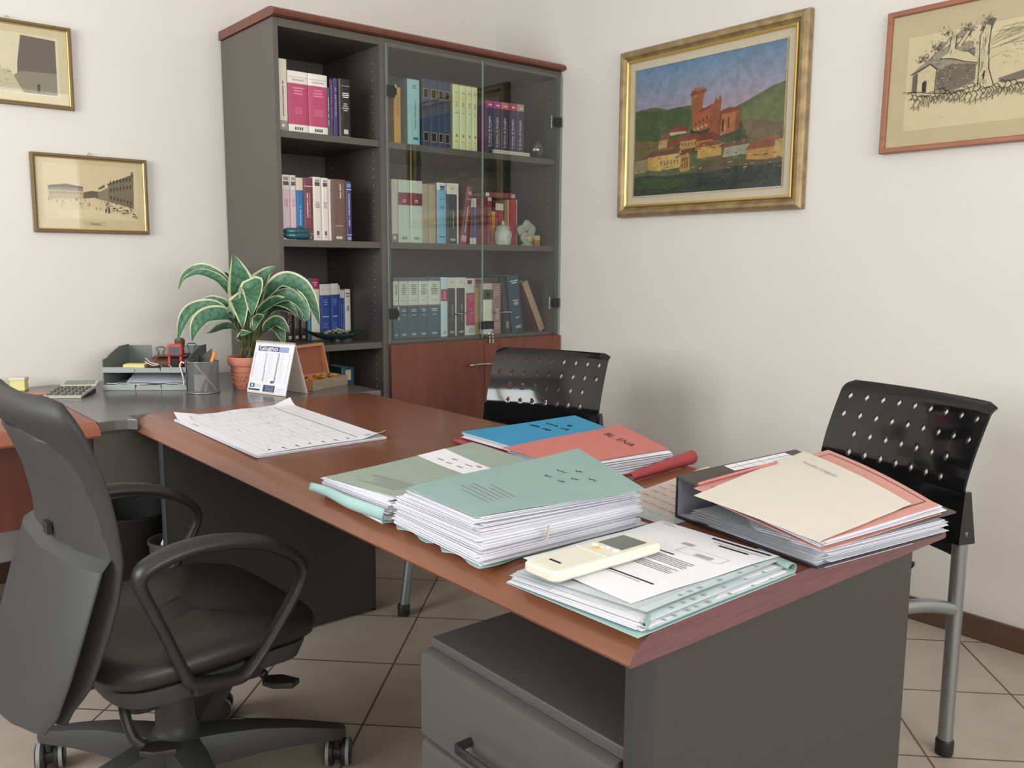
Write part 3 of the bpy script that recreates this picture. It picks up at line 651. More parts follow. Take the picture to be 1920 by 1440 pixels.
# ------------------------------------------------------------------ main desk
ZD = .73
XL_, XR_, YN, YFAR = -2.11, -1.24, -2.903, -.846
r = thing('writing_desk', 'large reddish brown wooden desk with grey end panels in the middle of the room', 'desk', ((XL_+XR_)/2, (YN+YFAR)/2, 0))
r0 = r.location.copy()
def nose(x, sgn):
    """waterfall edge: from the flat top curling down to the underside"""
    return [(x+sgn*dx, z) for dx, z in ((.072,ZD),(.052,ZD-.002),(.034,ZD-.008),(.018,ZD-.017),(.007,ZD-.028),(.0,ZD-.038),(.003,ZD-.043))]
prof = nose(XL_, 1) + list(reversed(nose(XR_, -1)))
b = MB(); b.prism(prof, 1, YN+.002, YFAR, 'desk_veneer'); o = b.build('desk_top', r, smooth=.5); o.location = -r0
b = MB(); b.prism(prof, 1, YN, YN+.002, 'plum_edge'); o = b.build('edge_band', r); o.location = -r0; o['label'] = 'dull plum edge band'
def end_panel(x0, x1, y0, y1, ew):
    b = MB(); b.box(x0, x1, y0, y1, .012, ZD-.043, 'desk_grey'); o = b.build('end_panel', r, bevel=.001); o.location = -r0
    for x, s in ((x0, -1), (x1, 1)):
        b = MB()
        if s < 0: pr = [(x, y0), (x-ew*.6, y0+.0), (x-ew, (y0+y1)/2-.008), (x-ew, (y0+y1)/2+.008), (x-ew*.6, y1), (x, y1)]
        else: pr = [(x, y0), (x+.006, y0+.004), (x+.006, y1-.004), (x, y1)]
        b.prism(pr, 2, .002, ZD-.043, 'edge_column'); o = b.build('edge_profile', r, smooth=.9); o.location = -r0; o['label'] = 'dark rounded upright edge'
end_panel(-2.044, -1.345, YN+.012, YN+.042, .034); end_panel(-2.083, -1.40, -1.075, -1.045, .012)
b = MB(); b.box(-1.46, -1.44, -2.86, -1.075, .33, ZD-.043, 'grey_dark'); o = b.build('modesty_panel', r); o.location = -r0
b = MB(); b.tube([(-1.86, -1.0755, .60), (-1.86, -1.079, .60)], .006, 'black_plastic', 10); o = b.build('cable_cap', r); o.location = -r0

# ------------------------------------------------------------------ grey corner connector and wooden return
r = thing('corner_connector', 'grey laminate corner top joining the wooden desk to the return along the back wall', 'desk', (-1.8, -.4, 0)); r0 = r.location.copy()
out = [(-2.218,-.915),(-2.17,-.9),(-2.135,-.905),(-2.1125,-.93),(-2.1125,-.842),(-1.225,-.842),(-1.225,-.474),(-1.445,-.474),(-1.445,.026),(-2.95,.026),(-2.95,-.42),(-2.218,-.42)]
b = MB(); b.prism(out, 2, ZD-.032, ZD, 'connector_laminate'); o = b.build('table_top', r, bevel=.003); o.location = -r0
b = MB(); b.box(-2.215, -1.50, -.835, -.817, .503, ZD-.033, 'grey_laminate'); o = b.build('modesty_panel', r); o.location = -r0
b = MB(); b.cyl((-1.3, -.62, 0), (-1.3, -.62, ZD-.032), .03, 'edge_column', 20); o = b.build('leg', r, smooth=.8); o.location = -r0
b = MB(); b.cyl((-2.55, -.2, 0), (-2.55, -.2, ZD-.032), .03, 'edge_column', 20); o = b.build('leg', r, smooth=.8); o.location = -r0
r = thing('desk_return', 'narrow reddish wooden return desk partly hidden behind the office chair', 'desk', (-2.8, -.68, 0)); r0 = r.location.copy()
prof = [(-.424, ZD), (-.9, ZD), (-.925, ZD-.006), (-.945, ZD-.018), (-.952, ZD-.032), (-.95, ZD-.038), (-.424, ZD-.038)]
b = MB(); b.prism(prof, 0, -3.4, -2.222, 'return_veneer'); o = b.build('table_top', r, smooth=.5); o.location = -r0
b = MB(); b.box(-3.36, -2.28, -.62, -.6, .37, ZD-.039, 'cabinet_veneer'); o = b.build('modesty_panel', r); o.location = -r0
b = MB(); b.box(-3.39, -3.36, -.9, -.45, 0, ZD-.039, 'grey_laminate'); o = b.build('end_panel', r); o.location = -r0
b = MB(); b.cyl((-2.26, -.61, 0), (-2.26, -.61, ZD-.039), .016, 'edge_column', 16); o = b.build('leg', r, smooth=.8); o.location = -r0

# ------------------------------------------------------------------ drawer pedestal
r = thing('drawer_pedestal', 'grey drawer pedestal under the near end of the wooden desk', 'drawer unit', (-1.8, -2.63, 0)); r0 = r.location.copy()
px0, px1, py0, py1, pz = -2.066, -1.52, -2.858, -2.40, .546
b = MB(); b.box(px0, px1, py0, py1, .05, pz-.016, 'pedestal_grey'); b.box(px0-.002, px1, py0-.001, py1+.001, pz-.016, pz, 'pedestal_grey'); o = b.build('body', r, bevel=.002); o.location = -r0
for i, (z0, z1) in enumerate(((.371, .528), (.218, .366), (.066, .213))):
    b = MB(); f = .014
    prof = [(px0-.001, z0), (px0-.02, z0), (px0-.024, z0+.004), (px0-.024, z1-.02), (px0-.02, z1-.006), (px0-.010, z1), (px0-.001, z1)]
    b.prism(prof, 1, py0, py1, 'pedestal_grey'); d = b.build('drawer', r, smooth=.6); d.location = -r0
    zc = z0+.052
    b = MB(); b.tube([(px0-.02, -2.545, zc), (px0-.052, -2.545, zc), (px0-.056, -2.552, zc), (px0-.056, -2.712, zc), (px0-.052, -2.719, zc), (px0-.02, -2.719, zc)], .008, 'black_plastic', 10, ry=.006, up=(0, 0, 1))
    b.build('handle', d, smooth=.8)['label'] = 'black bar handle'
    if i == 0:
        b = MB(); b.tube([(px0-.02, -2.825, .497), (px0-.027, -2.825, .497)], .009, 'chrome', 16); b.box(px0-.0275, px0-.0268, -2.8262, -2.8238, .492, .502, 'ink'); b.build('lock', d, smooth=.8)['label'] = 'round metal lock'
for x in (px0+.05, px1-.05):
    for y in (py0+.05, py1-.05):
        b = MB(); b.tube([(x, y-.012, .025), (x, y+.012, .025)], .025, 'black_plastic', 16); b.cyl((x, y, .03), (x, y, .055), .008, 'steel_grey', 8); o = b.build('caster', r, smooth=.8); o.location = -r0

# ------------------------------------------------------------------ waste bins
r = thing('waste_bin', 'black round waste bin on the floor between office chair and far desk panel', 'bin', (-2.095, -.73, 0))
b = MB(); b.lathe([(.115, 0), (.118, .004), (.143, .40), (.147, .405), (.147, .412), (.141, .412), (.137, .40), (.112, .01)], 0, 0, 'bin_black', 32, cap=False)
b.lathe([(.001, .006), (.114, .006)], 0, 0, 'bin_black', 32, False); b.build('body', r, smooth=.7)
r = thing('paper_bin', 'small dark grey paper basket with white paper beside the black bin', 'bin', (-2.03, -.957, 0))
b = MB(); b.lathe([(.062, 0), (.074, .34), (.079, .348), (.079, .356), (.072, .356), (.07, .34), (.059, .012), (.001, .012)], 0, 0, 'dark_grey_plastic', 28, cap=False); b.build('body', r, smooth=.7)
b = MB()
for i in range(6): b.blob((random.uniform(-.02,.02), random.uniform(-.02,.02), .25+.018*i), (.04, .04, .03), 'bag_white', 8, 5, .25)
b.build('crumpled_paper', r)['kind'] = 'stuff'

# ------------------------------------------------------------------ office chair
CX, CY = -2.285, -1.725
r = thing('office_chair', 'black leather office chair with loop armrests and castors facing the wooden desk', 'office chair', (CX, CY, 0), math.radians(3)); r0 = r.location.copy()
def oc(b, name, smooth=.9, parent=None, **k):
    o = b.build(name, parent or r, smooth=smooth, **k)
    if parent is None: o.location = -r0
    return o
# star base with five arms and twin-wheel castors
a0 = math.atan2(-.12, .335)-math.radians(3)
b = MB(); b.lathe([(.02,.10),(.055,.10),(.066,.115),(.064,.145),(.052,.158),(.03,.162)], CX, CY, 'shell_plastic', 28)
for k in range(5):
    a = a0+2*PI*k/5; c, s = math.cos(a), math.sin(a); rg = []
    for q, w, z0, z1 in ((.03,.052,.085,.158),(.10,.044,.085,.156),(.18,.036,.09,.148),(.26,.03,.088,.132),(.33,.025,.082,.114),(.362,.022,.08,.106),(.374,.014,.084,.1)):
        ring = []
        for u, t in ((-1,0),(-.96,.55),(-.7,.9),(0,1),(.7,.9),(.96,.55),(1,0)):
            ring.append((CX+c*q-s*w*u, CY+s*q+c*w*u, z0+(z1-z0)*t))
        rg.append(ring)
    b.rings(rg, 'shell_plastic')
base = oc(b, 'star_base', .7)
for k in range(5):
    a = a0+2*PI*k/5; x, y = CX+.355*math.cos(a), CY+.355*math.sin(a)
    th = (0.9, 2.6, 1.2, 0.3, 2.0)[k]; n = Vector((-math.sin(th), math.cos(th), 0)); f = Vector((math.cos(th), math.sin(th), 0))
    c0 = Vector((x, y, .032))+f*.012
    b = MB(); b.cyl((x, y, .05), (x, y, .095), .009, 'black_plastic', 10)
    for sg in (-1, 1):
        b.tube([tuple(c0+n*sg*.009), tuple(c0+n*sg*.012), tuple(c0+n*sg*.027), tuple(c0+n*sg*.031)], .032, 'black_plastic', 24, taper=[.9, 1, 1, .88])
        b.tube([tuple(c0+n*sg*.0195), tuple(c0+n*sg*.0275)], .0325, 'caster_grey', 24)
    b.tube([tuple(c0-n*.009), tuple(c0+n*.009)], .02, 'black_plastic', 14)
    oc(b, 'caster', .7)
b = MB(); b.lathe([(.05,.15),(.05,.165),(.044,.172),(.042,.19),(.039,.345)], CX, CY, 'shell_plastic', 28); oc(b, 'gas_column', .6)
# mechanism, levers, tension knob
b = MB(); b.box(CX-.12, CX+.1, CY-.075, CY+.075, .325, .365, 'black_plastic'); oc(b, 'tilt_mechanism', None, bevel=.008)
b = MB(); b.cyl((CX-.10, CY-.09, .318), (CX-.10, CY-.09, .34), .04, 'black_plastic', 20); b.lathe([(.03,.285),(.042,.29),(.042,.325)], CX-.10, CY-.09, 'black_plastic', 20); oc(b, 'tension_knob', .6)
for pts, tip, ang in (([(CX-.12,CY-.07,.335),(CX-.15,CY-.13,.325),(CX-.147,CY-.165,.27),(CX-.13,CY-.185,.25)], (CX-.115,CY-.205,.245), -.6), ([(CX+.06,CY-.06,.335),(CX+.11,CY-.15,.33),(CX+.125,CY-.19,.315)], (CX+.14,CY-.215,.305), -.9)):
    b = MB(); b.tube(smooth_path(pts), .010, 'black_plastic', 10)
    c, s = math.cos(ang), math.sin(ang)
    q = [(-.03,-.014),(.0,-.024),(.04,-.016),(.045,.012),(.0,.024),(-.03,.014)]
    b.hexa([(tip[0]+u*c-v*s, tip[1]+u*s+v*c) for u, v in q], tip[2]-.005, tip[2]+.008, 'black_plastic'); oc(b, 'lever', .5, bevel=.003)
# seat: lower shell and cushion (superellipse outlines)
def sup(cx, cy, ax, ay, z, n=36, p=5.0, f=None):
    ring = []
    for k in range(n):
        t = 2*PI*k/n; c, s = math.cos(t), math.sin(t)
        x = math.copysign(abs(c)**(2/p), c); y = math.copysign(abs(s)**(2/p), s)
        zz = z(x, y) if callable(z) else z
        ring.append((cx+ax*x, cy+ay*y*(1-.05*max(0,-x)), zz))
    return ring
sx, sy = -2.265, -1.725
def zz(d): return lambda x, y: .385+d+.018*y*y*0-.022*max(0, x-.45)**1.2*1.6+.012*x
b = MB(); b.rings([sup(sx,sy,.15,.18,zz(-.045)), sup(sx,sy,.20,.235,zz(-.035)), sup(sx,sy,.212,.245,zz(-.005)), sup(sx,sy,.212,.245,zz(.003))], 'shell_plastic'); oc(b, 'seat_shell', .7)
b = MB(); b.rings([sup(sx,sy,.208,.236,zz(.004)), sup(sx,sy,.230,.256,zz(.016)), sup(sx,sy,.236,.262,zz(.034)), sup(sx,sy,.229,.255,zz(.052)), sup(sx,sy,.200,.226,zz(.064)), sup(sx,sy,.12,.14,zz(.06)), sup(sx,sy,.04,.05,zz(.056))], 'black_leather'); oc(b, 'seat_cushion', 1.2)
# backrest: upholstered pad in front, hard shell behind
zs = [.36,.422,.507,.583,.653,.735,.806,.86,.90,.93,.95]
xs = [-2.545,-2.505,-2.473,-2.450,-2.441,-2.450,-2.464,-2.479,-2.492,-2.506,-2.522]
ws = [.20,.235,.246,.25,.25,.25,.25,.25,.25,.247,.225]
hs = [.012,.018,.020,.020,.019,.019,.020,.024,.028,.030,.018]
def interp(z, tab):
    if z <= zs[0]: return tab[0]
    for i in range(len(zs)-1):
        if z <= zs[i+1]: return tab[i]+(tab[i+1]-tab[i])*(z-zs[i])/(zs[i+1]-zs[i])
    return tab[-1]
def bring(z, w, h, dx, curve, n=32, p=3.2):
    ring = []
    for k in range(n):
        t = 2*PI*k/n; c, s = math.cos(t), math.sin(t)
        u = math.copysign(abs(c)**(2/p), c); v = math.copysign(abs(s)**(2/2.4), s)
        ring.append((dx-curve*(1-u*u)+h*v, CY+w*u, z))
    return ring
b = MB(); rg = []
rg.append(bring(.345, .14, .004, -2.562, .02))
for k in range(0, 25):
    z = .352+(.948-.352)*k/24; rg.append(bring(z, interp(z, ws), interp(z, hs), interp(z, xs)-interp(z, hs), .03))
rg.append(bring(.956, .18, .008, -2.548, .03))
b.rings(rg, 'black_soft'); oc(b, 'backrest_pad', 1.3)
b = MB(); rg = []
zt = [.332,.342,.38,.45,.53,.60,.640,.656,.70,.78,.84,.87,.885]
wt = [.14,.19,.222,.238,.245,.248,.248,.236,.226,.216,.205,.19,.15]
xt = [-2.592,-2.590,-2.577,-2.555,-2.530,-2.508,-2.495,-2.474,-2.478,-2.494,-2.516,-2.53,-2.535]
for z, w, x_ in zip(zt, wt, xt): rg.append(bring(z, w, .010, x_, .03, p=6))
b.rings(rg, 'shell_plastic'); oc(b, 'backrest_shell', .45)
b = MB(); b.tube(smooth_path([(CX-.08,CY,.335),(CX-.2,CY,.33),(CX-.275,CY,.36),(CX-.3,CY,.44)]), .032, 'black_plastic', 10, ry=.01, up=(0,1,0)); oc(b, 'back_bracket', .8)
b = MB(); b.box(-2.525, -2.516, CY-.03, CY+.0, .665, .69, 'black_plastic'); oc(b, 'adjuster_button', None)
arm = [(-2.27,.368),(-2.342,.384),(-2.362,.415),(-2.397,.505),(-2.43,.585),(-2.438,.615),(-2.424,.637),(-2.365,.655),(-2.29,.657),(-2.205,.640),(-2.14,.605),(-2.112,.575),(-2.108,.548),(-2.125,.512),(-2.178,.435),(-2.222,.383),(-2.245,.368)]
tp = [1,1,.9,.85,.9,1.05,1.25,1.35,1.35,1.25,1.05,.95,.9,.85,.85,.95,1]
for sg in (-1, 1):
    y0 = CY+sg*.258
    pts = [(x, y0+sg*.008*min(1, max(0,(z-.38)/.2)), z) for x, z in arm]
    P = smooth_path(pts+[pts[0]], 5)[:-1]; tt = []
    for i in range(len(tp)):
        for k in range(5): tt.append(tp[i]+(tp[(i+1) % len(tp)]-tp[i])*k/5)
    b = MB(); b.tube(P, .021, 'black_plastic', 14, ry=.0125, up=(0,1,0), closed=True, taper=tt); oc(b, 'armrest', 1.2)
    b = MB(); b.box(-2.34, -2.2, min(y0, CY+sg*.12), max(y0, CY+sg*.12), .352, .372, 'black_plastic'); oc(b, 'armrest_bracket', None, bevel=.004)

r.location.x -= .012

# ------------------------------------------------------------------ visitor chairs
def backP(u, v):
    """u -1..1 across, v 0..1 up; local x right, y forward, z up"""
    z = .60+.275*v; hw = .236+.003*v
    lean = 0 if v < .25 else .078*((v-.25)/.75)**1.3
    roll = .009*max(0, (v-.88)/.12)**2
    drop = .004*max(0, (v-.9)/.1)**2
    return (hw*u, -.015-lean-roll-.030*(1-u*u), z-drop)
def visitor_chair(label, loc, rz):
    t = thing('visitor_chair', label, 'chair', loc, rz, 'black perforated visitor chairs')
    # shell with real diamond-shaped holes
    cols = [-.86+1.72*k/8 for k in range(9)]; rows = [.30,.48,.66,.84]; du, dv = .042, .042
    us = sorted([-1.0]+[c+s*du for c in cols for s in (-1, 1)]+[1.0]); vs = sorted([0.0,.1,.2]+[q+s*dv for q in rows for s in (-1, 1)]+[.91,.95,.98,1.0])
    b = MB()
    def rim(u, v):
        c = max(0, abs(u)-.93)/.07; k = max(0, v-.9)/.1
        x, y, z = backP(u, v); 
        if c > 0 and k > 0: z -= .010*c*k
        return (x, y, z)
    for i in range(len(us)-1):
        for j in range(len(vs)-1):
            u0, u1, v0, v1 = us[i], us[i+1], vs[j], vs[j+1]; A, B_, C_, D = rim(u0,v0), rim(u1,v0), rim(u1,v1), rim(u0,v1)
            um, vm = (u0+u1)/2, (v0+v1)/2
            ci = min(range(9), key=lambda k: abs(cols[k]-um)); ri = min(range(4), key=lambda k: abs(rows[k]-vm))
            hole = abs(cols[ci]-um) < .004 and abs(rows[ri]-vm) < .004 and not (ri < 2 and ci in (0, 8))
            if not hole: b.quad(A, B_, C_, D, 'gloss_black')
            else:
                e = .97
                mb, mr, mt, ml = rim(um,vm-dv*e), rim(um+du*e*.8,vm), rim(um,vm+dv*e), rim(um-du*e*.8,vm)
                b.add([A,B_,C_,D,mb,mr,mt,ml], [(0,1,4),(1,5,4),(1,2,5),(2,6,5),(2,3,6),(3,7,6),(3,0,7),(0,4,7)], 'gloss_black')
    o = b.build('backrest', t, smooth=1.2, solid=.006, weld=True)
    b = MB()
    for sg in (-1, 1):
        b.hexa([(sg*.235-.017,-.045),(sg*.235+.017,-.045),(sg*.235+.014,.005),(sg*.235-.014,.005)], .54, .665, 'gloss_black', q2=[(sg*.238-.006,-.03),(sg*.238+.008,-.03),(sg*.238+.006,-.012),(sg*.238-.004,-.012)])
    b.sheet(lambda u, v: (-.235+.47*u, -.018-.030*(1-(2*u-1)**2), .50+.105*v), 14, 3, 'gloss_black', 0)
    b.build('back_socket', t, smooth=.8)
    b = MB()
    def seatP(u, v):
        x = (u-.5)*.37; y = .07+.40*v
        return (x, y, .455+.012*(2*u-1)**2-.05*max(0, v-.82)**2*12-.01*math.sin(PI*v)+.05*max(0,.12-v)**2*30)
    b.sheet(seatP, 14, 14, 'gloss_black', .01); b.build('seat', t, smooth=1)
    for sg in (-1, 1):
        b = MB(); b.cyl((sg*.232,-.02,.012), (sg*.232,-.02,.57), .0175, 'steel_grey', 20); lg = b.build('leg', t, smooth=.8)
        b = MB(); b.lathe([(.019,0),(.021,.004),(.0215,.035),(.019,.04)], sg*.232, -.02, 'black_plastic', 18); b.build('foot_cap', lg, smooth=.8)
        b = MB(); b.tube(smooth_path([(sg*.232,.52,.012),(sg*.232,.47,.25),(sg*.232,.44,.36),(sg*.232,.40,.405),(sg*.232,.34,.41),(sg*.232,.1,.40),(sg*.232,-.01,.375)]), .0165, 'steel_grey', 16); lg = b.build('leg', t, smooth=1)
        b = MB(); b.lathe([(.019,0),(.021,.004),(.0215,.035),(.019,.04)], sg*.232, .519, 'black_plastic', 18); b.build('foot_cap', lg, smooth=.8)
    for y in (.15, .38):
        b = MB(); b.cyl((-.225,y,.405), (.225,y,.405), .011, 'steel_grey', 14); b.build('cross_brace', t, smooth=.8)
    return t
visitor_chair('black perforated plastic chair with grey steel legs at the near right corner of the desk', (-.724, -2.506, 0), math.radians(73.5))
visitor_chair('black perforated plastic chair in front of the wooden cabinet doors across the desk', (-.776, -1.21, 0), math.radians(109.7))
# ------------------------------------------------------------------ paper helpers
def c_paper(): k = random.randint(-14, 6); return (228+k, 228+k, 236+k)
def paper_pile(b, q0, q1, n, jit=.004, col=None, m='paper_col', fill=.93):
    """n loose sheets between the quads q0 (bottom) and q1 (top), corners (x,y,z) in order"""
    for i in range(n):
        t0, t1 = i/n, (i+fill)/n
        A = [lerp(a, c, t0) for a, c in zip(q0, q1)]; B_ = [lerp(a, c, t1) for a, c in zip(q0, q1)]
        jx, jy = random.gauss(0, jit), random.gauss(0, jit); rot = random.gauss(0, jit*1.6)
        cx = sum(p[0] for p in A)/4; cy = sum(p[1] for p in A)/4; sc = 1+random.gauss(0, jit*.9)
        def tr(p): dx, dy = (p[0]-cx)*sc, (p[1]-cy)*sc; return (cx+dx-rot*dy+jx, cy+dy+rot*dx+jy)
        b.hexa([tr(p) for p in A], [p[2] for p in A], [p[2] for p in B_], m, col or c_paper(), [tr(p) for p in B_])
def scribble(b, P, u0, v0, du, dv, n, m='ink', w=.0008, eps=.001, size=.02):
    """a handwritten word: a wavy pen line on the surface P running along (du,dv)"""
    pts = []
    L = math.hypot(du, dv)
    for i in range(n):
        t = i/(n-1); s = size*math.sin(i*1.9+random.uniform(-.5,.5))*random.uniform(.3,1)
        p = P(u0+du*t-dv/L*s*.9, v0+dv*t+du/L*s*.9); pts.append((p[0], p[1], p[2]+eps))
    b.tube(smooth_path(pts, 4), w, m, 5, ry=w*.4)
def quadP(q, wave=0.0, sag=0.0):
    return lambda u, v: (lambda p: (p[0], p[1], p[2]+wave*math.sin(5*u+3*v)-sag*math.sin(PI*u)*math.sin(PI*v)))(bil(q, u, v))

# ------------------------------------------------------------------ desk pad of printed planner sheets
r = thing('desk_pad', 'large white printed planner pad with curled corners on the far half of the desk', 'desk pad', (-1.86, -1.32, ZD)); r0 = r.location.copy()
q = [(-2.055,-1.645,ZD),(-2.04,-1.03,ZD),(-1.652,-.985,ZD),(-1.69,-1.635,ZD)]   # u: towards the far end, v: to the right side
b = MB(); paper_pile(b, [(x, y, ZD+.0004) for x, y, z in q], [(x, y, ZD+.007) for x, y, z in q], 9, .0018); o = b.build('sheet_stack', r); o.location = -r0; o['kind'] = 'stuff'
def padP(u, v):
    p = bil(q, u, v); z = ZD+.0085
    z += .020*max(0, (u-.9)/.1)**2*max(0, (.2-v)/.2)            # curled far-left corner
    z += .022*max(0, (u-.92)/.08)**2*max(0, (v-.85)/.15)        # far-right corner
    z += .016*max(0, (.1-u)/.1)**2*max(0, (v-.8)/.2)            # near-right corner
    z += .0025*max(0, (u-.8)/.2)*math.sin(9*v)**2 + .002*math.sin(PI*v)
    return (p[0], p[1], z)
b = MB(); b.sheet(padP, 30, 20, 'paper', .0008)
mk = []
for k in range(5):
    u0 = .07+k*.17
    for j in range(9):
        if random.random() < .93: mk.append((u0+.01, u0+.15, .14+j*.062, .1418+j*.062))
    mk.append((u0+.155, u0+.157, .1, .8))
mk += [(.03,.93,.86,.8625),(.03,.93,.088,.0905)]
b.marks(padP, mk, 'ink_faint', .0007)
b.marks(padP, [(.05,.94,.80,.808)], 'ink_soft', .0008)
b.marks(padP, [(.92,.96,.10+.16*k,.104+.16*k) for k in range(5)]+[(.04,.055,.12+.1*k,.135+.1*k) for k in range(7)]+[(.02,.05,.128+.1*k,.133+.1*k) for k in (1,2,4,5)], 'dark_grey_plastic', .0008)
b.marks(padP, [(.72,.80,.035,.042),(.04,.055,.87,.93)], 'ink_soft', .0008)
for k in range(70):
    u0, v0 = random.uniform(.08,.85), random.uniform(.12,.76); b.marks(padP, [(u0, u0+random.uniform(.02,.06), v0, v0+.003)], 'ink_faint', .0008)
o = b.build('top_sheet', r, smooth=.8); o.location = -r0

# ------------------------------------------------------------------ sage folder (left pile)
r = thing('document_folder', 'sage green folder with white name label and rolled mint flap at the left desk edge', 'folder', (-1.9, -2.15, ZD), 0, 'paper filled document folders'); r0 = r.location.copy()
def put(b, name, smooth=.7, label=None, kind=None, **k):
    o = b.build(name, r, smooth=smooth, **k); o.location = -r0
    if label: o['label'] = label
    if kind: o['kind'] = kind
    return o
b = MB(); b.hexa([(-2.10,-2.295),(-1.70,-2.245),(-1.68,-2.0),(-2.085,-2.02)], ZD+.0006, ZD+.0026, 'mint_card'); put(b, 'back_cover', None)
b = MB(); paper_pile(b, [(-2.095,-2.292,ZD+.003),(-1.71,-2.25,ZD+.003),(-1.69,-2.005,ZD+.003),(-2.082,-2.025,ZD+.003)], [(-2.072,-2.285,ZD+.040),(-1.70,-2.21,ZD+.040),(-1.68,-2.0,ZD+.040),(-2.09,-2.06,ZD+.040)], 26, .0035); put(b, 'paper_stack', None, None, 'stuff')
q1 = [(-2.062,-2.287,ZD+.0425),(-1.676,-2.202,ZD+.043),(-1.667,-1.988,ZD+.045),(-2.093,-2.07,ZD+.043)]
P1 = quadP(q1, .0012); P1b = lambda u, v: (lambda p: (p[0], p[1], p[2]-.0008*max(0,(.08-u)/.08)))(P1(u, v))
b = MB(); b.sheet(P1b, 24, 14, 'sage_card', .0012)
for j in range(7): b.marks(P1b, [(.06+.02*j, .06+.02*j+.006, .15, .15+random.uniform(.3,.6))], 'ink_soft', .0006)
put(b, 'front_cover')
b = MB(); P1w = lambda u, v: (lambda p: (p[0], p[1], p[2]+.0011))(P1b(.50+.20*u+.08*v, .02+.97*v)); b.sheet(P1w, 8, 14, 'paper', .0004)
for uu, vv, dd in ((.3,.75,.12),(.28,.55,.08),(.62,.62,.1),(.6,.35,.13),(.3,.35,.09),(.75,.2,.08)): scribble(b, P1w, uu, vv, .05, -dd, 8, size=.035)
put(b, 'name_label', .7, 'white handwritten name label')
b = MB()
def flapP(u, v):
    y = -2.02-.285*u; a = -.3+v*2.75; rr = .0125+.005*u
    return (-2.092-rr*math.sin(a)*1.1+.004*math.sin(8*u), y+.004*math.sin(6*v), ZD+.003+rr*(1-math.cos(a))*(.9+.1*math.sin(3*u)))
b.sheet(flapP, 18, 12, 'mint_card', 0); put(b, 'rolled_flap', 1.2, 'rolled mint flap', solid=.0012)

# ------------------------------------------------------------------ thick green folder (front pile)
r = thing('document_folder', 'thick folder with blue green cover on a tall loose paper stack', 'folder', (-1.92, -2.45, ZD), 0, 'paper filled document folders'); r0 = r.location.copy()
q0 = [(-2.108,-2.59),(-1.73,-2.60),(-1.70,-2.33),(-2.092,-2.318)]
b = MB()
def bcP(u, v):
    p = bil([(x, y, ZD+.001) for x, y in q0], u, v); e = max(0, (.06-u)/.06)
    return (p[0]-.006*e*math.sin(23*v), p[1]-.004*math.sin(19*u)*max(0,(.08-v)/.08), p[2]+.0016+.004*e*abs(math.sin(17*v)))
b.sheet(bcP, 30, 30, 'mint_card', .0012); put(b, 'back_cover')
b = MB()
A0 = [(-2.10,-2.582,ZD+.0035),(-1.745,-2.588,ZD+.0035),(-1.725,-2.33,ZD+.0035),(-2.085,-2.318,ZD+.0035)]
A1 = [(-2.104,-2.590,ZD+.05),(-1.76,-2.60,ZD+.048),(-1.715,-2.335,ZD+.05),(-2.098,-2.335,ZD+.05)]
A2 = [(-2.116,-2.593,ZD+.087),(-1.81,-2.63,ZD+.084),(-1.71,-2.37,ZD+.087),(-2.106,-2.405,ZD+.088)]
paper_pile(b, A0, A1, 24, .0045); paper_pile(b, A1, A2, 22, .0045); put(b, 'paper_stack', None, None, 'stuff')
q1 = [(-2.122,-2.60,ZD+.0885),(-1.805,-2.652,ZD+.089),(-1.672,-2.351,ZD+.091),(-2.109,-2.394,ZD+.089)]
P2 = lambda u, v: (lambda p: (p[0], p[1], p[2]-.0008*max(0,(.06-u)/.06)+.0012*math.sin(7*u)+.001))(bil(q1, u, v))
b = MB(); b.sheet(P2, 26, 18, 'green_card', .0014)
for j in range(6): b.marks(P2, [(.16+.03*j, .166+.03*j, .25, .25+random.uniform(.25,.5))], 'ink_soft', .0006)
for uu, vv, dd in ((.72,.66,.13),(.72,.43,.07),(.80,.55,.06),(.80,.36,.1),(.62,.60,.09),(.64,.44,.07)): scribble(b, P2, uu, vv, .02, -dd*.8, 8, size=.013)
put(b, 'front_cover')
b = MB(); b.tube([(-1.985,-2.606,ZD+.028),(-1.984,-2.609,ZD+.04),(-1.985,-2.612,ZD+.052)], .0022, 'card_beige', 6); put(b, 'rubber_band', .7, 'short beige elastic band')

# ------------------------------------------------------------------ red folder under the blue one, salmon folder
r = thing('document_folder', 'bright red folder lying flat under the blue folder', 'folder', (-1.4, -1.92, ZD), 0, 'paper filled document folders'); r0 = r.location.copy()
b = MB(); b.hexa([(-1.60,-2.035),(-1.25,-2.0),(-1.2,-1.8),(-1.57,-1.795)], ZD+.0005, ZD+.0025, 'red_card'); put(b, 'back_cover', None)
b = MB(); paper_pile(b, [(-1.585,-2.03,ZD+.003),(-1.26,-2.0,ZD+.003),(-1.21,-1.81,ZD+.003),(-1.56,-1.80,ZD+.003)], [(-1.585,-2.03,ZD+.015),(-1.26,-2.0,ZD+.015),(-1.21,-1.81,ZD+.015),(-1.565,-1.80,ZD+.015)], 7, .002); put(b, 'paper_stack', None, None, 'stuff')
b = MB(); b.sheet(quadP([(-1.60,-2.03,ZD+.017),(-1.25,-2.0,ZD+.0165),(-1.2,-1.805,ZD+.0165),(-1.575,-1.80,ZD+.017)]), 10, 10, 'red_card', .0014); put(b, 'front_cover')
b = MB(); b.sheet(lambda u, v: (-1.607+.026*u-.008*math.sin(PI*v), -2.035+.235*u, ZD+.003+.014*v), 10, 6, 'red_card', 0); put(b, 'side_flap', 1, None, None, solid=.0012)
r = thing('document_folder', 'bright blue folder with handwriting behind the salmon folder', 'folder', (-1.4, -1.92, ZD+.019), 0, 'paper filled document folders'); r0 = r.location.copy()
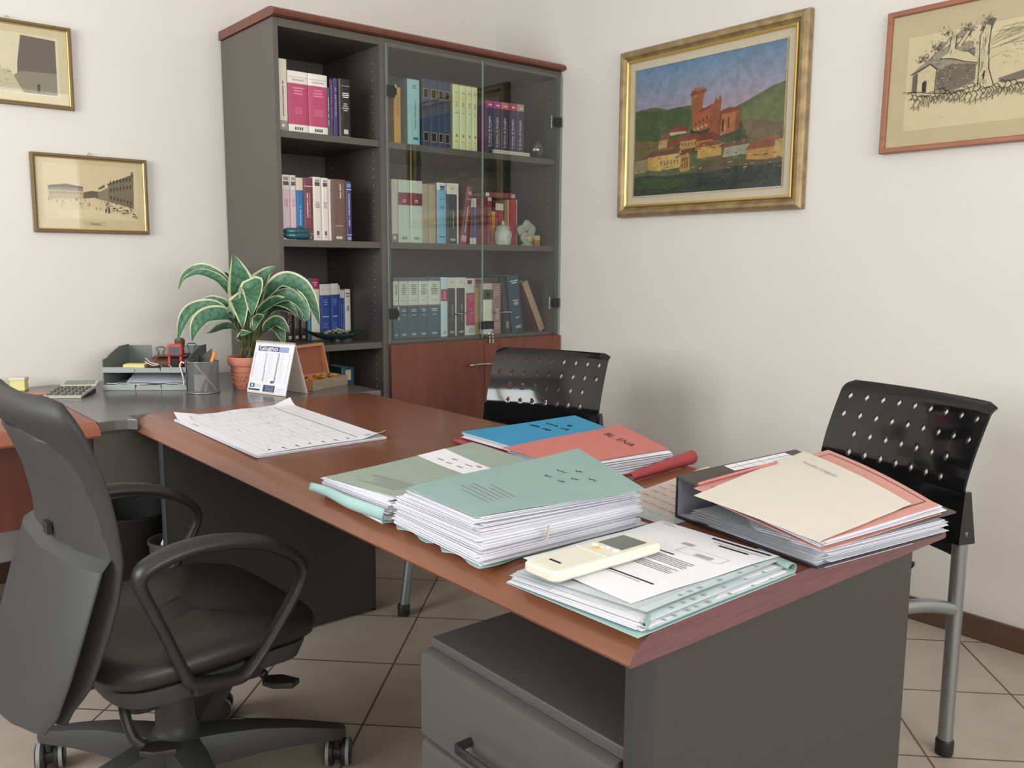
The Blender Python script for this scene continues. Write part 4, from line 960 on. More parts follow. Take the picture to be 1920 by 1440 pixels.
b = MB(); paper_pile(b, [(-1.585,-2.038,ZD+.0195),(-1.245,-2.0,ZD+.0195),(-1.19,-1.826,ZD+.0195),(-1.572,-1.824,ZD+.0195)], [(-1.588,-2.04,ZD+.034),(-1.242,-2.0,ZD+.034),(-1.188,-1.822,ZD+.034),(-1.575,-1.824,ZD+.034)], 8, .0022); put(b, 'paper_stack', None, None, 'stuff')
q1 = [(-1.592,-2.046,ZD+.0355),(-1.237,-2.006,ZD+.036),(-1.181,-1.826,ZD+.036),(-1.58,-1.822,ZD+.036)]
P3 = quadP(q1, .0008)
b = MB(); b.sheet(P3, 16, 10, 'blue_card', .0012)
for uu, vv, dd in ((.66,.80,.30),(.66,.42,.2),(.53,.85,.22),(.53,.55,.2),(.76,.5,.1)): scribble(b, P3, uu, vv, .01, -dd, 14, size=.03)
put(b, 'front_cover')
r = thing('document_folder', 'salmon red folder marked BL. ENA with thick curled red flap', 'folder', (-1.43, -2.18, ZD), 0, 'paper filled document folders'); r0 = r.location.copy()
b = MB(); b.hexa([(-1.63,-2.30),(-1.28,-2.335),(-1.235,-2.07),(-1.63,-2.075)], ZD+.0005, ZD+.0025, 'red_card'); put(b, 'back_cover', None)
b = MB(); paper_pile(b, [(-1.60,-2.29,ZD+.003),(-1.32,-2.31,ZD+.003),(-1.24,-2.06,ZD+.003),(-1.62,-2.08,ZD+.003)], [(-1.60,-2.280,ZD+.037),(-1.335,-2.305,ZD+.035),(-1.225,-2.06,ZD+.037),(-1.62,-2.07,ZD+.037)], 22, .0045); put(b, 'paper_stack', None, None, 'stuff')
q1 = [(-1.645,-2.285,ZD+.0385),(-1.33,-2.298,ZD+.038),(-1.20,-2.022,ZD+.0395),(-1.632,-2.058,ZD+.0395)]
P4 = lambda u, v: (lambda p: (p[0], p[1], p[2]+.0012*math.sin(4*u)**2+.0005))(bil(q1, u, v))
b = MB(); b.sheet(P4, 18, 14, 'salmon_card', .0014)
def wr(x, y):
    p = P4(.745+y*3.2, .80-x*3.4); return (p[0], p[1], p[2]+.0012)
put_text(b, 'BL. ENA', .030, wr, 'ink', None, -.012, .165)
put(b, 'front_cover')
def fl2(u, v):
    x = -1.515+.25*u; y = -2.358+.03*u
    return (x, y-.010*math.sin(PI*v)+.012*v, ZD+.002+.031*v*(.6+.4*u)-.004*max(0,v-.8)/.2)
b = MB(); b.sheet(fl2, 16, 8, 'red_card', 0); put(b, 'curled_flap', 1.2, 'thick curled red flap', solid=.0016)

# ------------------------------------------------------------------ handwritten sheet, plastic sleeve
q = [(-1.70,-2.60,ZD+.0008),(-1.32,-2.575,ZD+.0008),(-1.275,-2.37,ZD+.0012),(-1.66,-2.44,ZD+.0012)]
PH = quadP(q, .0004)
b = MB(); b.sheet(PH, 10, 10, 'rose_paper', .0004)
for k in range(10):
    for j in range(5):
        u0 = .06+.088*k; v0 = .1+j*.17; b.marks(PH, [(u0, u0+.006, v0, v0+random.uniform(.08,.15))], 'ink_soft', .0005)
tag(b.build('handwritten_sheet', smooth=.8), 'rosy paper sheet of handwriting between thick folder and ring binder', 'paper sheet')
q = [(-1.715,-2.63,ZD+.0022),(-1.66,-2.622,ZD+.0022),(-1.64,-2.47,ZD+.0036),(-1.705,-2.455,ZD+.003)]
b = MB(); b.sheet(quadP(q, .001), 8, 6, 'clear_film', .0006)
tag(b.build('plastic_sleeve', smooth=.8), 'empty clear plastic sleeve on the handwritten sheet beside the thick folder', 'plastic sleeve')

# ------------------------------------------------------------------ lever arch binder
r = thing('ring_binder', 'black lever arch binder lying open ended with white lining at the near right desk corner', 'binder', (-1.5, -2.75, ZD)); r0 = r.location.copy()
FL, FR, NL, NR = (-1.654,-2.592), (-1.315,-2.622), (-1.704,-2.915), (-1.375,-2.955)
b = MB(); b.hexa([NL, NR, FR, FL], ZD+.0015, ZD+.005, 'binder_black'); put(b, 'bottom_cover', None, bevel=.001)
b = MB(); n = [(FL[0], FL[1]-.004), (FR[0], FR[1]-.004), FR, FL]
b.hexa(n, ZD+.005, [ZD+.080, ZD+.089, ZD+.089, ZD+.080], 'binder_black'); put(b, 'spine', None, bevel=.001)
q = [(FL[0]+.002, FL[1]-.0045), (FR[0]-.002, FR[1]-.0045)]
b = MB()
b.quad((q[0][0],q[0][1],ZD+.0055),(q[1][0],q[1][1],ZD+.0055),(q[1][0],q[1][1],ZD+.085),(q[0][0],q[0][1],ZD+.077),'binder_lining')
b.quad((NL[0]+.003,NL[1]+.003,ZD+.0054),(NR[0]-.003,NR[1]+.003,ZD+.0054),(FR[0]-.003,FR[1]-.005,ZD+.0054),(FL[0]+.003,FL[1]-.005,ZD+.0054),'binder_lining')
put(b, 'lining', None, 'pale lining paper')
TQ = [(-1.70,-2.925,ZD+.040),(-1.368,-2.972,ZD+.046),(FR[0],FR[1],ZD+.089),(FL[0],FL[1],ZD+.080)]
def topP(u, v):
    return bil(TQ, u, v)
b = MB(); b.sheet(topP, 8, 10, 'binder_spine', .003); put(b, 'top_cover')
b = MB(); L1 = lambda u, v: (lambda p: (p[0], p[1], p[2]+.0008))(topP(.36+.52*u, .90+.085*v)); b.sheet(L1, 8, 2, 'paper', .0003)
b.marks(L1, [(k/6, k/6+.006, .05, .95) for k in range(1, 6)]+[(.02,.98,.48,.53)], 'ink_soft', .0004); put(b, 'label_strip', .7, 'white ruled index label')
b = MB(); paper_pile(b, [(-1.69,-2.91,ZD+.0062),(-1.38,-2.95,ZD+.0062),(-1.345,-2.66,ZD+.0062),(-1.66,-2.68,ZD+.0062)], [(-1.685,-2.91,ZD+.033),(-1.392,-2.958,ZD+.036),(-1.345,-2.68,ZD+.036),(-1.655,-2.70,ZD+.022)], 26, .0055, None, 'paper_col', .8); put(b, 'paper_stack', None, None, 'stuff')
b = MB()
for k in range(5):
    dz = .008+.0035*k; dx = random.uniform(-.008,.006)
    b.sheet(quadP([(-1.70+dx,-2.912,ZD+dz),(-1.4,-2.94,ZD+dz),(-1.345,-2.66,ZD+dz+.004),(-1.668+dx,-2.64,ZD+dz+.004)], .0015), 8, 8, 'clear_film', .0004)
put(b, 'plastic_sleeves', .8)
b = MB(); b.tube(smooth_path([(-1.50,-2.63,ZD+.008),(-1.50,-2.63,ZD+.05),(-1.50,-2.66,ZD+.064),(-1.50,-2.69,ZD+.05),(-1.50,-2.69,ZD+.01)]), .0022, 'chrome', 8); put(b, 'lever_arch', .9)
# loose sheet sticking out under the binder
b = MB(); b.sheet(quadP([(-1.685,-2.917,ZD+.0009),(-1.46,-2.945,ZD+.0009),(-1.45,-2.8,ZD+.0009),(-1.66,-2.8,ZD+.0009)]), 4, 4, 'paper', .0005)
tag(b.build('loose_sheet'), 'white loose sheet peeking out under the binder at the desk edge', 'paper sheet')
# salmon pink folder on the binder
r = thing('document_folder', 'pale pink folder with black line border lying on the ring binder', 'folder', (-1.53, -2.8, ZD+.06), 0, 'paper filled document folders'); r0 = r.location.copy()
def mv(q, dz): return [(x, y, z+dz) for x, y, z in q]
PK = [(-1.738,-2.942,ZD+.0455),(-1.415,-2.968,ZD+.0505),(-1.295,-2.678,ZD+.0855),(-1.715,-2.69,ZD+.0740)]
b = MB(); b.sheet(quadP(PK), 10, 10, 'pink_card', .0014); put(b, 'back_cover')
PA = [(-1.73,-2.935,ZD+.0475),(-1.41,-2.965,ZD+.0525),(-1.305,-2.684,ZD+.0875),(-1.705,-2.70,ZD+.0762)]
b = MB(); paper_pile(b, PA, [(-1.733,-2.938,ZD+.0612),(-1.412,-2.960,ZD+.0632),(-1.305,-2.684,ZD+.0915),(-1.705,-2.70,ZD+.0855)], 12, .0042); put(b, 'paper_stack', None, None, 'stuff')
PT = [(-1.745,-2.946,ZD+.0630),(-1.421,-2.965,ZD+.0650),(-1.284,-2.677,ZD+.0935),(-1.722,-2.688,ZD+.0875)]
def pinkP(u, v):
    p = bil(PT, u, v); return (p[0], p[1], p[2]+.006*math.sin(PI*v)*(.3+.7*u)-.0008*max(0,(.05-u)/.05))
b = MB(); b.sheet(pinkP, 16, 18, 'pink_card', .0014)
b.marks(pinkP, [(.06,.95,.925,.930),(.06,.95,.06,.065),(.95,.955,.06,.93),(.06,.80,.885,.888),(.06,.065,.06,.93)], 'ink', .0008, 6); put(b, 'front_cover')
b = MB(); b.sheet(lambda u, v: pinkP(.02+.55*u, .985+.012*v)[:2]+(pinkP(.02+.55*u, 1)[2]+.003+.004*math.sin(PI*v),), 10, 4, 'salmon_card', 0); put(b, 'rolled_edge', 1, None, None, solid=.001)
PC = [(-1.762,-2.950,0),(-1.472,-2.943,0),(-1.345,-2.660,0),(-1.764,-2.722,0)]
PINK = [pinkP(i/40, j/40) for i in range(41) for j in range(41)]
def creamP(u, v):
    p = bil(PC, u, v)
    # rest on the pink cover: height of the cover around this point
    near = sorted(((q[0]-p[0])**2+(q[1]-p[1])**2, q[2]) for q in PINK)[:9]
    return (p[0], p[1], max(z for _, z in near)+.0026-.0008*max(0,(.05-u)/.05))
b = MB(); b.sheet(creamP, 18, 18, 'cream_paper', .0008)
def wr2(x, y):
    p = creamP(.83+y*2.6, .86-x*2.6); return (p[0], p[1], p[2]+.0008)
put_text(b, 'Studio Legale', .022, wr2, 'ink_soft', None, -.01, .13)
tag(b.build('cover_sheet', smooth=.8), 'large cream sheet with small letterhead on top of the pale pink folder', 'paper sheet')

# ------------------------------------------------------------------ near corner: sleeves on green folder, letter, remote
r = thing('document_folder', 'flat mint folder under plastic sleeves and letter at the near desk corner', 'folder', (-1.92, -2.78, ZD), 0, 'paper filled document folders'); r0 = r.location.copy()
b = MB(); b.sheet(quadP([(-2.105,-2.912,ZD+.0016),(-1.745,-2.905,ZD+.0016),(-1.725,-2.64,ZD+.0016),(-2.112,-2.66,ZD+.0016)], .0004), 16, 16, 'mint_card', .0012); put(b, 'back_cover')
def rolled(u, v):
    a = v*4.4; return (-1.757+.012*math.sin(a)+.02*u, -2.905+.075*u, ZD+.011-.008*math.cos(a))
b = MB(); b.sheet(rolled, 6, 12, 'green_card', 0); put(b, 'rolled_corner', 1.2, None, None, solid=.0012)
def rolled2(u, v):
    a = v*4.6; return (-2.09+.03*u+.004*math.sin(a), -2.91+.02*u+.007*math.sin(a), ZD+.0085-.007*math.cos(a))
b = MB(); b.sheet(rolled2, 6, 12, 'green_card', 0); put(b, 'rolled_corner', 1.2, None, None, solid=.001)
b = MB(); paper_pile(b, [(-2.088,-2.905,ZD+.0035),(-1.762,-2.898,ZD+.0035),(-1.735,-2.65,ZD+.0035),(-2.108,-2.672,ZD+.0035)], [(-2.085,-2.895,ZD+.013),(-1.768,-2.888,ZD+.013),(-1.735,-2.64,ZD+.013),(-2.112,-2.675,ZD+.013)], 9, .0038); put(b, 'paper_stack', None, None, 'stuff')
for k in range(3):
    dz = .0145+.0016*k; dy = (-.020,-.010,.0)[k]
    q = [(-2.085+.01*k,-2.914+.012*k,ZD+dz-.006*(2-k)*.6),(-1.752,-2.908+.014*k,ZD+dz-.006*(2-k)*.6),(-1.735,-2.642,ZD+dz),(-2.112+.006*k,-2.668,ZD+dz)]
    b = MB(); PS = quadP(q, .0008); b.sheet(PS, 12, 12, 'clear_film', .0005)
    b.sheet(lambda u, v: (lambda p: (p[0], p[1], p[2]+.0006))(PS(u, .0+.06*v)), 10, 2, 'film_band', .0002)
    b.marks(PS, [(u0, u0+random.uniform(.012,.03), .014, .036) for u0 in (.10,.16,.24,.30,.37,.52,.68,.82)[k:]], 'tray_front', .0014)
    put(b, 'plastic_sleeve', .8, 'clear plastic sleeve with punched edge')
def letP(u, v):
    p = bil([(-2.062,-2.86,ZD+.0195),(-1.742,-2.872,ZD+.0195),(-1.744,-2.638,ZD+.0205),(-2.06,-2.637,ZD+.0205)], u, v)
    return (p[0], p[1], p[2]+.0012*math.sin(6*u+2*v)**2)
b = MB(); b.sheet(letP, 18, 14, 'paper', .0006)
mk = [(.92,.925,.04,.44),(.955,.957,.8,.93),(.965,.967,.84,.95),(.975,.978,.86,.96)]
b.marks(letP, [(.955,.975,.03,.50),(.885,.902,.13,.37)], 'ink', .0006)
for k in range(3): mk.append((.80-.014*k, .806-.014*k, .46, .56))
for k in range(3): mk.append((.70-.014*k, .706-.014*k, .20, .34))
mk += [(.66,.662,.12,.48),(.745,.747,.12,.48),(.66,.747,.12,.124),(.66,.747,.476,.48)]
for k, (a, c) in enumerate(((.2,.86),(.2,.7),(.22,.86),(.2,.84),(.2,.66),(.2,.86),(.24,.86),(.2,.85),(.2,.6))): mk.append((.56-.019*k-(.02 if k > 4 else 0), .567-.019*k-(.02 if k > 4 else 0), a, c))
b.marks(letP, mk, 'ink_soft', .0006); b.marks(letP, [(.6,.61,.42,.86),(.22,.232,.12,.74)], 'ink', .0006); b.marks(letP, [(.20,.204,.2,.74)], 'ink_soft', .0006)
tag(b.build('letter', smooth=.8), 'white printed letter under the remote control on top of plastic sleeves', 'letter')
r = thing('remote_control', 'cream air conditioner remote control with small grey display on the letter', 'remote control', (-1.99, -2.72, ZD+.0225), math.radians(-.5))
rl, rw, rh = .112, .036, .017
def rr_(l, w, z, rad=.012):
    o = []
    for sxn, syn, a in ((1,1,0),(-1,1,PI/2),(-1,-1,PI),(1,-1,3*PI/2)):
        for k in range(5): t = a+PI/2*k/4; o.append((sxn*(l-rad)+rad*math.cos(t), syn*(w-rad)+rad*math.sin(t), z))
    return o
b = MB(); b.rings([rr_(rl-.004, rw-.004, 0), rr_(rl, rw, .004), rr_(rl, rw, rh-.004), rr_(rl-.003, rw-.003, rh), rr_(rl-.02, rw-.014, rh+.0006, .008)], 'remote_cream'); b.build('body', r, smooth=.6)
b = MB(); b.box(.032, .088, -.024, .026, rh+.0002, rh+.0012, 'remote_lcd'); b.build('display', r)['label'] = 'grey display window'
b = MB(); b.box(-.104, -.006, -.031, .031, rh+.0002, rh+.001, 'remote_cream'); b.box(-.009, -.006, -.031, .031, rh+.001, rh+.002, 'remote_cream'); b.box(-.082, -.077, -.012, .012, rh+.001, rh+.0013, 'ink'); b.build('flip_cover', r, bevel=.0004)
for x, y, rad, m in ((.008,.004,.0065,'remote_orange'),(.020,.020,.005,'white_plastic'),(.019,.004,.004,'white_plastic'),(.025,-.003,.004,'white_plastic'),(.024,-.020,.0055,'white_plastic')):
    b = MB(); b.lathe([(rad, rh), (rad, rh+.0018), (rad*.7, rh+.0024)], x, y, m, 14); b.build('button', r, smooth=.6)

# ------------------------------------------------------------------ things on the grey corner top
def rot2(a): c, s = math.cos(a), math.sin(a); return lambda x, y: (c*x-s*y, s*x+c*y)
# plant
r = thing('potted_plant', 'variegated green plant in a terracotta pot beside the desk calendar', 'plant', (-1.578, -.487, ZD)); r0 = r.location.copy()
b = MB(); b.lathe([(.054,0),(.056,.003),(.066,.085),(.066,.087),(.073,.088),(.075,.092),(.077,.116),(.074,.119),(.066,.118),(.064,.1),(.001,.1)], 0, 0, 'terracotta', 40, cap=False)
for k in range(26):
    a = 2*PI*k/26
    for z in (.022,.04,.052):
        rad = .0565+.0095*z/.085+.0012; b.blob((rad*math.cos(a+z*9), rad*math.sin(a+z*9), z+.004*math.sin(3*a)), .0042, 'terracotta', 6, 4)
b.tube([(.061*math.cos(2*PI*k/40), .061*math.sin(2*PI*k/40), .014) for k in range(40)], .0016, 'terracotta', 6, closed=True)
b.tube([(.067*math.cos(2*PI*k/40), .067*math.sin(2*PI*k/40), .066) for k in range(40)], .0014, 'terracotta', 6, closed=True)
b.build('pot', r, smooth=.9)
b = MB(); b.lathe([(.064,.104),(.05,.108),(.02,.112),(.001,.113)], 0, 0, 'soil', 24, cap=False)
for k in range(60):
    a = random.uniform(0, 6.28); q = .055*random.random()**.5; b.blob((q*math.cos(a), q*math.sin(a), .108), random.uniform(.003,.006), 'soil', 6, 4, .3)
b.build('soil', r)
LEAVES = [
    (0.069,[(-1.589, -0.496, 0.89), (-1.596, -0.503, 1.03), (-1.601, -0.511, 1.103), (-1.618, -0.51, 1.175), (-1.63, -0.501, 1.222)]),
    (0.061,[(-1.57, -0.511, 0.89), (-1.557, -0.514, 1.045), (-1.541, -0.519, 1.102), (-1.515, -0.532, 1.151), (-1.489, -0.553, 1.179)]),
    (0.030,[(-1.608, -0.48, 0.89), (-1.621, -0.464, 1.061), (-1.643, -0.441, 1.122), (-1.671, -0.411, 1.154), (-1.707, -0.376, 1.168), (-1.748, -0.339, 1.149), (-1.767, -0.323, 1.096)]),
    (0.024,[(-1.607, -0.481, 0.89), (-1.625, -0.474, 1.054), (-1.654, -0.459, 1.118), (-1.69, -0.438, 1.144), (-1.73, -0.414, 1.154), (-1.766, -0.389, 1.134), (-1.782, -0.375, 1.106)]),
    (0.044,[(-1.602, -0.485, 0.882), (-1.621, -0.478, 0.98), (-1.654, -0.459, 1.013), (-1.697, -0.432, 1.027), (-1.747, -0.399, 1.013), (-1.778, -0.379, 0.965), (-1.794, -0.366, 0.903)]),
    (0.053,[(-1.602, -0.485, 0.882), (-1.63, -0.489, 0.977), (-1.669, -0.484, 0.999), (-1.72, -0.469, 0.991), (-1.755, -0.462, 0.96), (-1.771, -0.449, 0.91)]),
    (0.024,[(-1.605, -0.482, 0.882), (-1.622, -0.477, 0.948), (-1.649, -0.463, 0.958), (-1.677, -0.448, 0.948), (-1.708, -0.424, 0.934)]),
    (0.061,[(-1.58, -0.504, 0.89), (-1.586, -0.539, 1.015), (-1.591, -0.576, 1.096), (-1.601, -0.608, 1.085), (-1.616, -0.63, 1.051), (-1.619, -0.627, 1.006)]),
    (0.051,[(-1.596, -0.49, 0.89), (-1.614, -0.513, 0.998), (-1.627, -0.539, 1.056), (-1.634, -0.57, 1.033), (-1.642, -0.595, 0.999), (-1.641, -0.596, 0.962)]),
    (0.049,[(-1.564, -0.517, 0.89), (-1.55, -0.535, 1.03), (-1.52, -0.568, 1.087), (-1.484, -0.605, 1.124), (-1.446, -0.643, 1.108), (-1.424, -0.668, 1.076), (-1.405, -0.687, 1.024), (-1.393, -0.697, 0.968)]),
    (0.044,[(-1.561, -0.519, 0.89), (-1.545, -0.55, 1.006), (-1.511, -0.594, 1.055), (-1.476, -0.64, 1.068), (-1.452, -0.677, 1.045), (-1.441, -0.696, 1.001), (-1.455, -0.685, 0.977)]),
    (0.036,[(-1.564, -0.516, 0.882), (-1.537, -0.529, 0.972), (-1.51, -0.541, 1.017), (-1.475, -0.56, 1.029), (-1.431, -0.588, 1.008), (-1.409, -0.605, 0.975)]),
    (0.032,[(-1.564, -0.516, 0.878), (-1.548, -0.522, 0.931), (-1.519, -0.537, 0.963), (-1.485, -0.557, 0.943), (-1.473, -0.566, 0.889)]),
    (0.036,[(-1.568, -0.514, 0.874), (-1.538, -0.539, 0.94), (-1.502, -0.568, 0.973), (-1.477, -0.588, 0.956), (-1.465, -0.599, 0.936)]),
    (0.036,[(-1.574, -0.508, 0.874), (-1.579, -0.546, 0.942), (-1.579, -0.588, 0.985), (-1.599, -0.614, 0.979), (-1.607, -0.611, 0.951)]),
    (0.024,[(-1.596, -0.49, 0.869), (-1.618, -0.511, 0.917), (-1.622, -0.547, 0.936), (-1.601, -0.577, 0.943)]),
    (0.024,[(-1.602, -0.485, 0.89), (-1.605, -0.455, 1.061), (-1.623, -0.412, 1.121), (-1.644, -0.386, 1.172)]),
    (0.032,[(-1.577, -0.506, 0.89), (-1.562, -0.485, 1.044), (-1.545, -0.465, 1.101), (-1.538, -0.46, 1.154)]),
    (0.044,[(-1.583, -0.501, 0.89), (-1.552, -0.527, 0.993), (-1.522, -0.551, 1.062), (-1.487, -0.581, 1.095), (-1.449, -0.612, 1.095), (-1.421, -0.635, 1.079)]),
    (0.038,[(-1.583, -0.501, 0.89), (-1.578, -0.488, 1.004), (-1.584, -0.467, 1.065), (-1.601, -0.436, 1.117), (-1.629, -0.411, 1.158)]),
    (0.036,[(-1.57, -0.511, 0.89), (-1.561, -0.533, 0.989), (-1.541, -0.563, 1.027), (-1.511, -0.601, 1.048), (-1.478, -0.64, 1.032), (-1.457, -0.657, 0.996)]),
    (0.032,[(-1.583, -0.501, 0.882), (-1.589, -0.513, 0.973), (-1.609, -0.513, 1.014), (-1.639, -0.505, 1.031), (-1.659, -0.49, 1.007)]),
    (0.034,[(-1.57, -0.511, 0.89), (-1.557, -0.51, 1.004), (-1.53, -0.52, 1.061), (-1.493, -0.537, 1.082), (-1.458, -0.565, 1.074)]),
    (0.040,[(-1.608, -0.48, 0.89), (-1.63, -0.441, 1.012), (-1.661, -0.394, 1.039), (-1.687, -0.352, 1.038), (-1.722, -0.321, 1.015)]),
]
bl = MB(); bs = MB()
GR, GR2, CRM = (70,116,86), (56,96,70), (196,200,160)
for w, pts in LEAVES:
    P = [Vector(p) for p in smooth_path(pts, 6)]; n = len(P)
    base = Vector((-1.578+random.uniform(-.025,.025), -.487+random.uniform(-.025,.025), ZD+.105))
    L = [0]
    for i in range(1, n): L.append(L[-1]+(P[i]-P[i-1]).length)
    s0 = .34 if len(pts) > 4 else .3
    first = next(i for i in range(n) if L[i] >= L[-1]*s0)
    bs.tube(smooth_path([tuple(base)]+[tuple(P[i]) for i in range(max(1, first//3), first+1, max(1, first//3))]+[tuple(P[first])], 3), .0034, 'stem_green', 7)
    mid = P[first:]; m = len(mid); Lm = [l-L[first] for l in L[first:]]
    rows = []; mg = random.uniform(.74,.88)
    cam_h = Vector((-.63, -.77, .12)).normalized()      # leaves turn their face to the window side of the room
    for i, p in enumerate(mid):
        t = Lm[i]/Lm[-1]
        tg = (mid[min(i+1, m-1)]-mid[max(i-1, 0)]).normalized()
        nrm = (Vector((0,0,1))*.55+cam_h*.85); sd = tg.cross(nrm)
        if sd.length < .1: sd = tg.cross(cam_h)
        sd.normalize(); nn = sd.cross(tg).normalized()
        if nn.dot(nrm) < 0: nn = -nn
        hw = w*.5*1.42*max(.0, math.sin(PI*min(1, (t*.95+.04)**.78)))**.95 if t < .985 else .0006
        rows.append([p+sd*(hw*k)+nn*(hw*.6*abs(k)-.0016*math.sin(14*t+3*k)) for k in (-1,-mg,-.45,0,.45,mg,1)])
    for i in range(len(rows)-1):
        for k in range(6):
            edge = k in (0, 5)
            c = CRM if edge else (GR if (k+i) % 3 else GR2)
            bl.quad(rows[i][k], rows[i][k+1], rows[i+1][k+1], rows[i+1][k], 'leaf', c)
o = bl.build('foliage', r, smooth=1.5, weld=True); o.location = -r0
for k in range(7): 
    a = k*.9; bs.tube([(-1.578+.02*math.cos(a), -.487+.02*math.sin(a), ZD+.105), (-1.57+.035*math.cos(a), -.505+.03*math.sin(a), ZD+.2), (-1.565+.04*math.cos(a), -.508+.04*math.sin(a), ZD+.27)], .003, 'stem_brown', 6)
o = bs.build('stem', r, smooth=.9); o.location = -r0
# desk calendar
A, B_ = Vector((-1.632,-.592)), Vector((-1.573,-.782)); dx = (B_-A).normalized(); nb = Vector((-dx.y, dx.x))
if nb.x < 0: nb = -nb
r = thing('desk_calendar', 'white tent calendar showing Giugno on the grey corner top', 'calendar', (A.x, A.y, ZD)); r0 = r.location.copy()
W_ = (B_-A).length; D_, H_ = .104, .178
def calP(u, v, off=.0):
    p = A+dx*(W_*u)+nb*(D_*.5*v); nx = nb*(-1)
    return (p.x+nx.x*off, p.y+nx.y*off, ZD+.001+H_*v+off*.28)
b = MB()
f0, f1 = calP(0,0), calP(1,0); t0, t1 = calP(0,1), calP(1,1)
g = A+nb*D_; g1 = B_+nb*D_; k0, k1 = (g.x,g.y,ZD+.001), (g1.x,g1.y,ZD+.001)
b.quad(f0,f1,t1,t0,'card_beige'); b.quad(k1,k0,t0,t1,'card_beige'); put(b, 'stand', None, 'beige card stand', None, solid=.0012)
b = MB(); fl = lambda u, v: calP(u, v, .0022)
b.sheet(lambda u, v: fl(.0+1.0*u, .03+.95*v), 6, 6, 'paper', 0)
def rect(u0, u1, v0, v1, m, off, col=None): b.quad(calP(u0,v0,off), calP(u1,v0,off), calP(u1,v1,off), calP(u0,v1,off), m, col)
rect(.10,.88,.83,.925,'print_col',.0028,(72,88,124)); rect(.64,.88,.835,.92,'print_col',.0031,(146,166,206))
def wtxt(body, size, u, v, m, col=None, bold=0.0, off=.0036, width=None):
    put_text(b, body, size, lambda x, y: calP(u+x/W_, v+y/H_, off), m, col, bold, width)
wtxt('Giugno', .022, .125, .845, 'paper', None, .02, .0036, .096)
for k in range(30):
    c = (196,70,70) if k in (5, 12, 19, 26) else (70,74,90)
    cc, rr_i = k//15, k % 15
    wtxt(str(k+1), .0085, .33+.30*cc, .775-.0385*rr_i, 'print_col', c, .01, .003)
    rect(.42+.30*cc, .46+.30*cc+random.uniform(.02,.08), .777-.0385*rr_i, .781-.0385*rr_i, 'print_col', .0028, (150,152,164))
    rect(.12+.36*cc*1.0, .58+.30*cc, .769-.0385*rr_i, .7702-.0385*rr_i, 'print_col', .0027, (196,198,208))
for k in range(14): rect(.045,.065,.76-.035*k,.772-.035*k,'print_col',.0028,(80,84,100)); 
for k in range(20): rect(.925,.935,.80-.03*k,.815-.03*k,'print_col',.0028,(120,124,140))
rect(.40,.70,.045,.175,'print_col',.0028,(66,72,98)); rect(.05,.17,.11,.185,'print_col',.0028,(58,66,96)); rect(.08,.14,.125,.17,'paper',.0031); rect(.095,.125,.137,.158,'print_col',.0034,(90,140,200))
rect(.03,.33,.05,.085,'print_col',.0028,(74,80,104))
for k in range(4): rect(.46,.67,.06+.028*k,.068+.028*k,'print_col',.0031,(160,166,186)); rect(.19,.34,.12+.016*k,.124+.016*k,'print_col',.0028,(150,154,170)); rect(.73,.95,.06+.024*k,.065+.024*k,'print_col',.0028,(160,164,180))
rect(.56,.64,.215,.26,'print_col',.0028,(90,94,104))
put(b, 'month_sheet', None, 'white printed month sheet')
b = MB()
for k in range(24):
    c = calP((k+.5)/24, .985, .0)
    b.tube([(c[0]+nb.x*.006*math.cos(a), c[1]+nb.y*.006*math.cos(a), c[2]+.002+.006*math.sin(a)) for a in [2*PI*i/10 for i in range(10)]], .0007, 'white_plastic', 5, closed=True)
put(b, 'spiral_binding', .9)
# open wooden box with petals
a = math.atan2(.081, .179); R_ = rot2(a)
r = thing('wooden_box', 'open wooden box with upright reddish lid behind the desk calendar', 'box', (-1.36, -.625, ZD), a)
b = MB(); w, d, h, t = .105, .05, .036, .007
b.box(-w,w,-d,-d+t,0,h,'box_grey'); b.box(-w,w,d-t,d,0,h,'box_wood'); b.box(-w,-w+t,-d+t,d-t,0,h,'box_wood'); b.box(w-t,w,-d+t,d-t,0,h,'box_wood'); b.box(-w+t,w-t,-d+t,d-t,0,t,'box_wood'); b.box(-w,w,-d,-d+t,h,h+.002,'box_wood')
b.build('body', r, bevel=.001)
b = MB(); lz, ly = .118, .028
def lq(x, z, o): return (x, d-.001+ly*(z/lz)+o, h+.003+z)
for x0, x1, z0, z1, o0, o1, m in ((-w,w,0,lz,.004,.008,'box_red'),(-w,-w+.01,0,lz,-.014,.004,'box_wood'),(w-.01,w,0,lz,-.014,.004,'box_wood'),(-w+.01,w-.01,lz-.01,lz,-.014,.004,'box_wood'),(-w+.01,w-.01,0,.006,-.004,.004,'box_wood')):
    vs = [lq(x,z,o) for z in (z0,z1) for o in (o0,o1) for x in (x0,x1)]
    b.add(vs, [(0,1,3,2),(4,6,7,5),(0,4,5,1),(2,3,7,6),(0,2,6,4),(1,5,7,3)], m)
b.build('lid', r)['label'] = 'open lid with reddish inside'
b = MB()
for k in range(60):
    x = random.uniform(-.078,.078); b.blob((x, random.uniform(-.027,.027), .021+random.uniform(0,.022)), (random.uniform(.006,.016), random.uniform(.006,.012), random.uniform(.003,.008)), 'petal_green' if .01 < x < .06 and random.random() < .75 else 'petal_orange', 7, 4, .35)
o = b.build('dried_petals', loc=(-1.36, -.625, ZD)); o.rotation_euler = (0, 0, a); tag(o, 'orange and green dried petals heaped in the open wooden box', 'dried petals', kind='stuff')
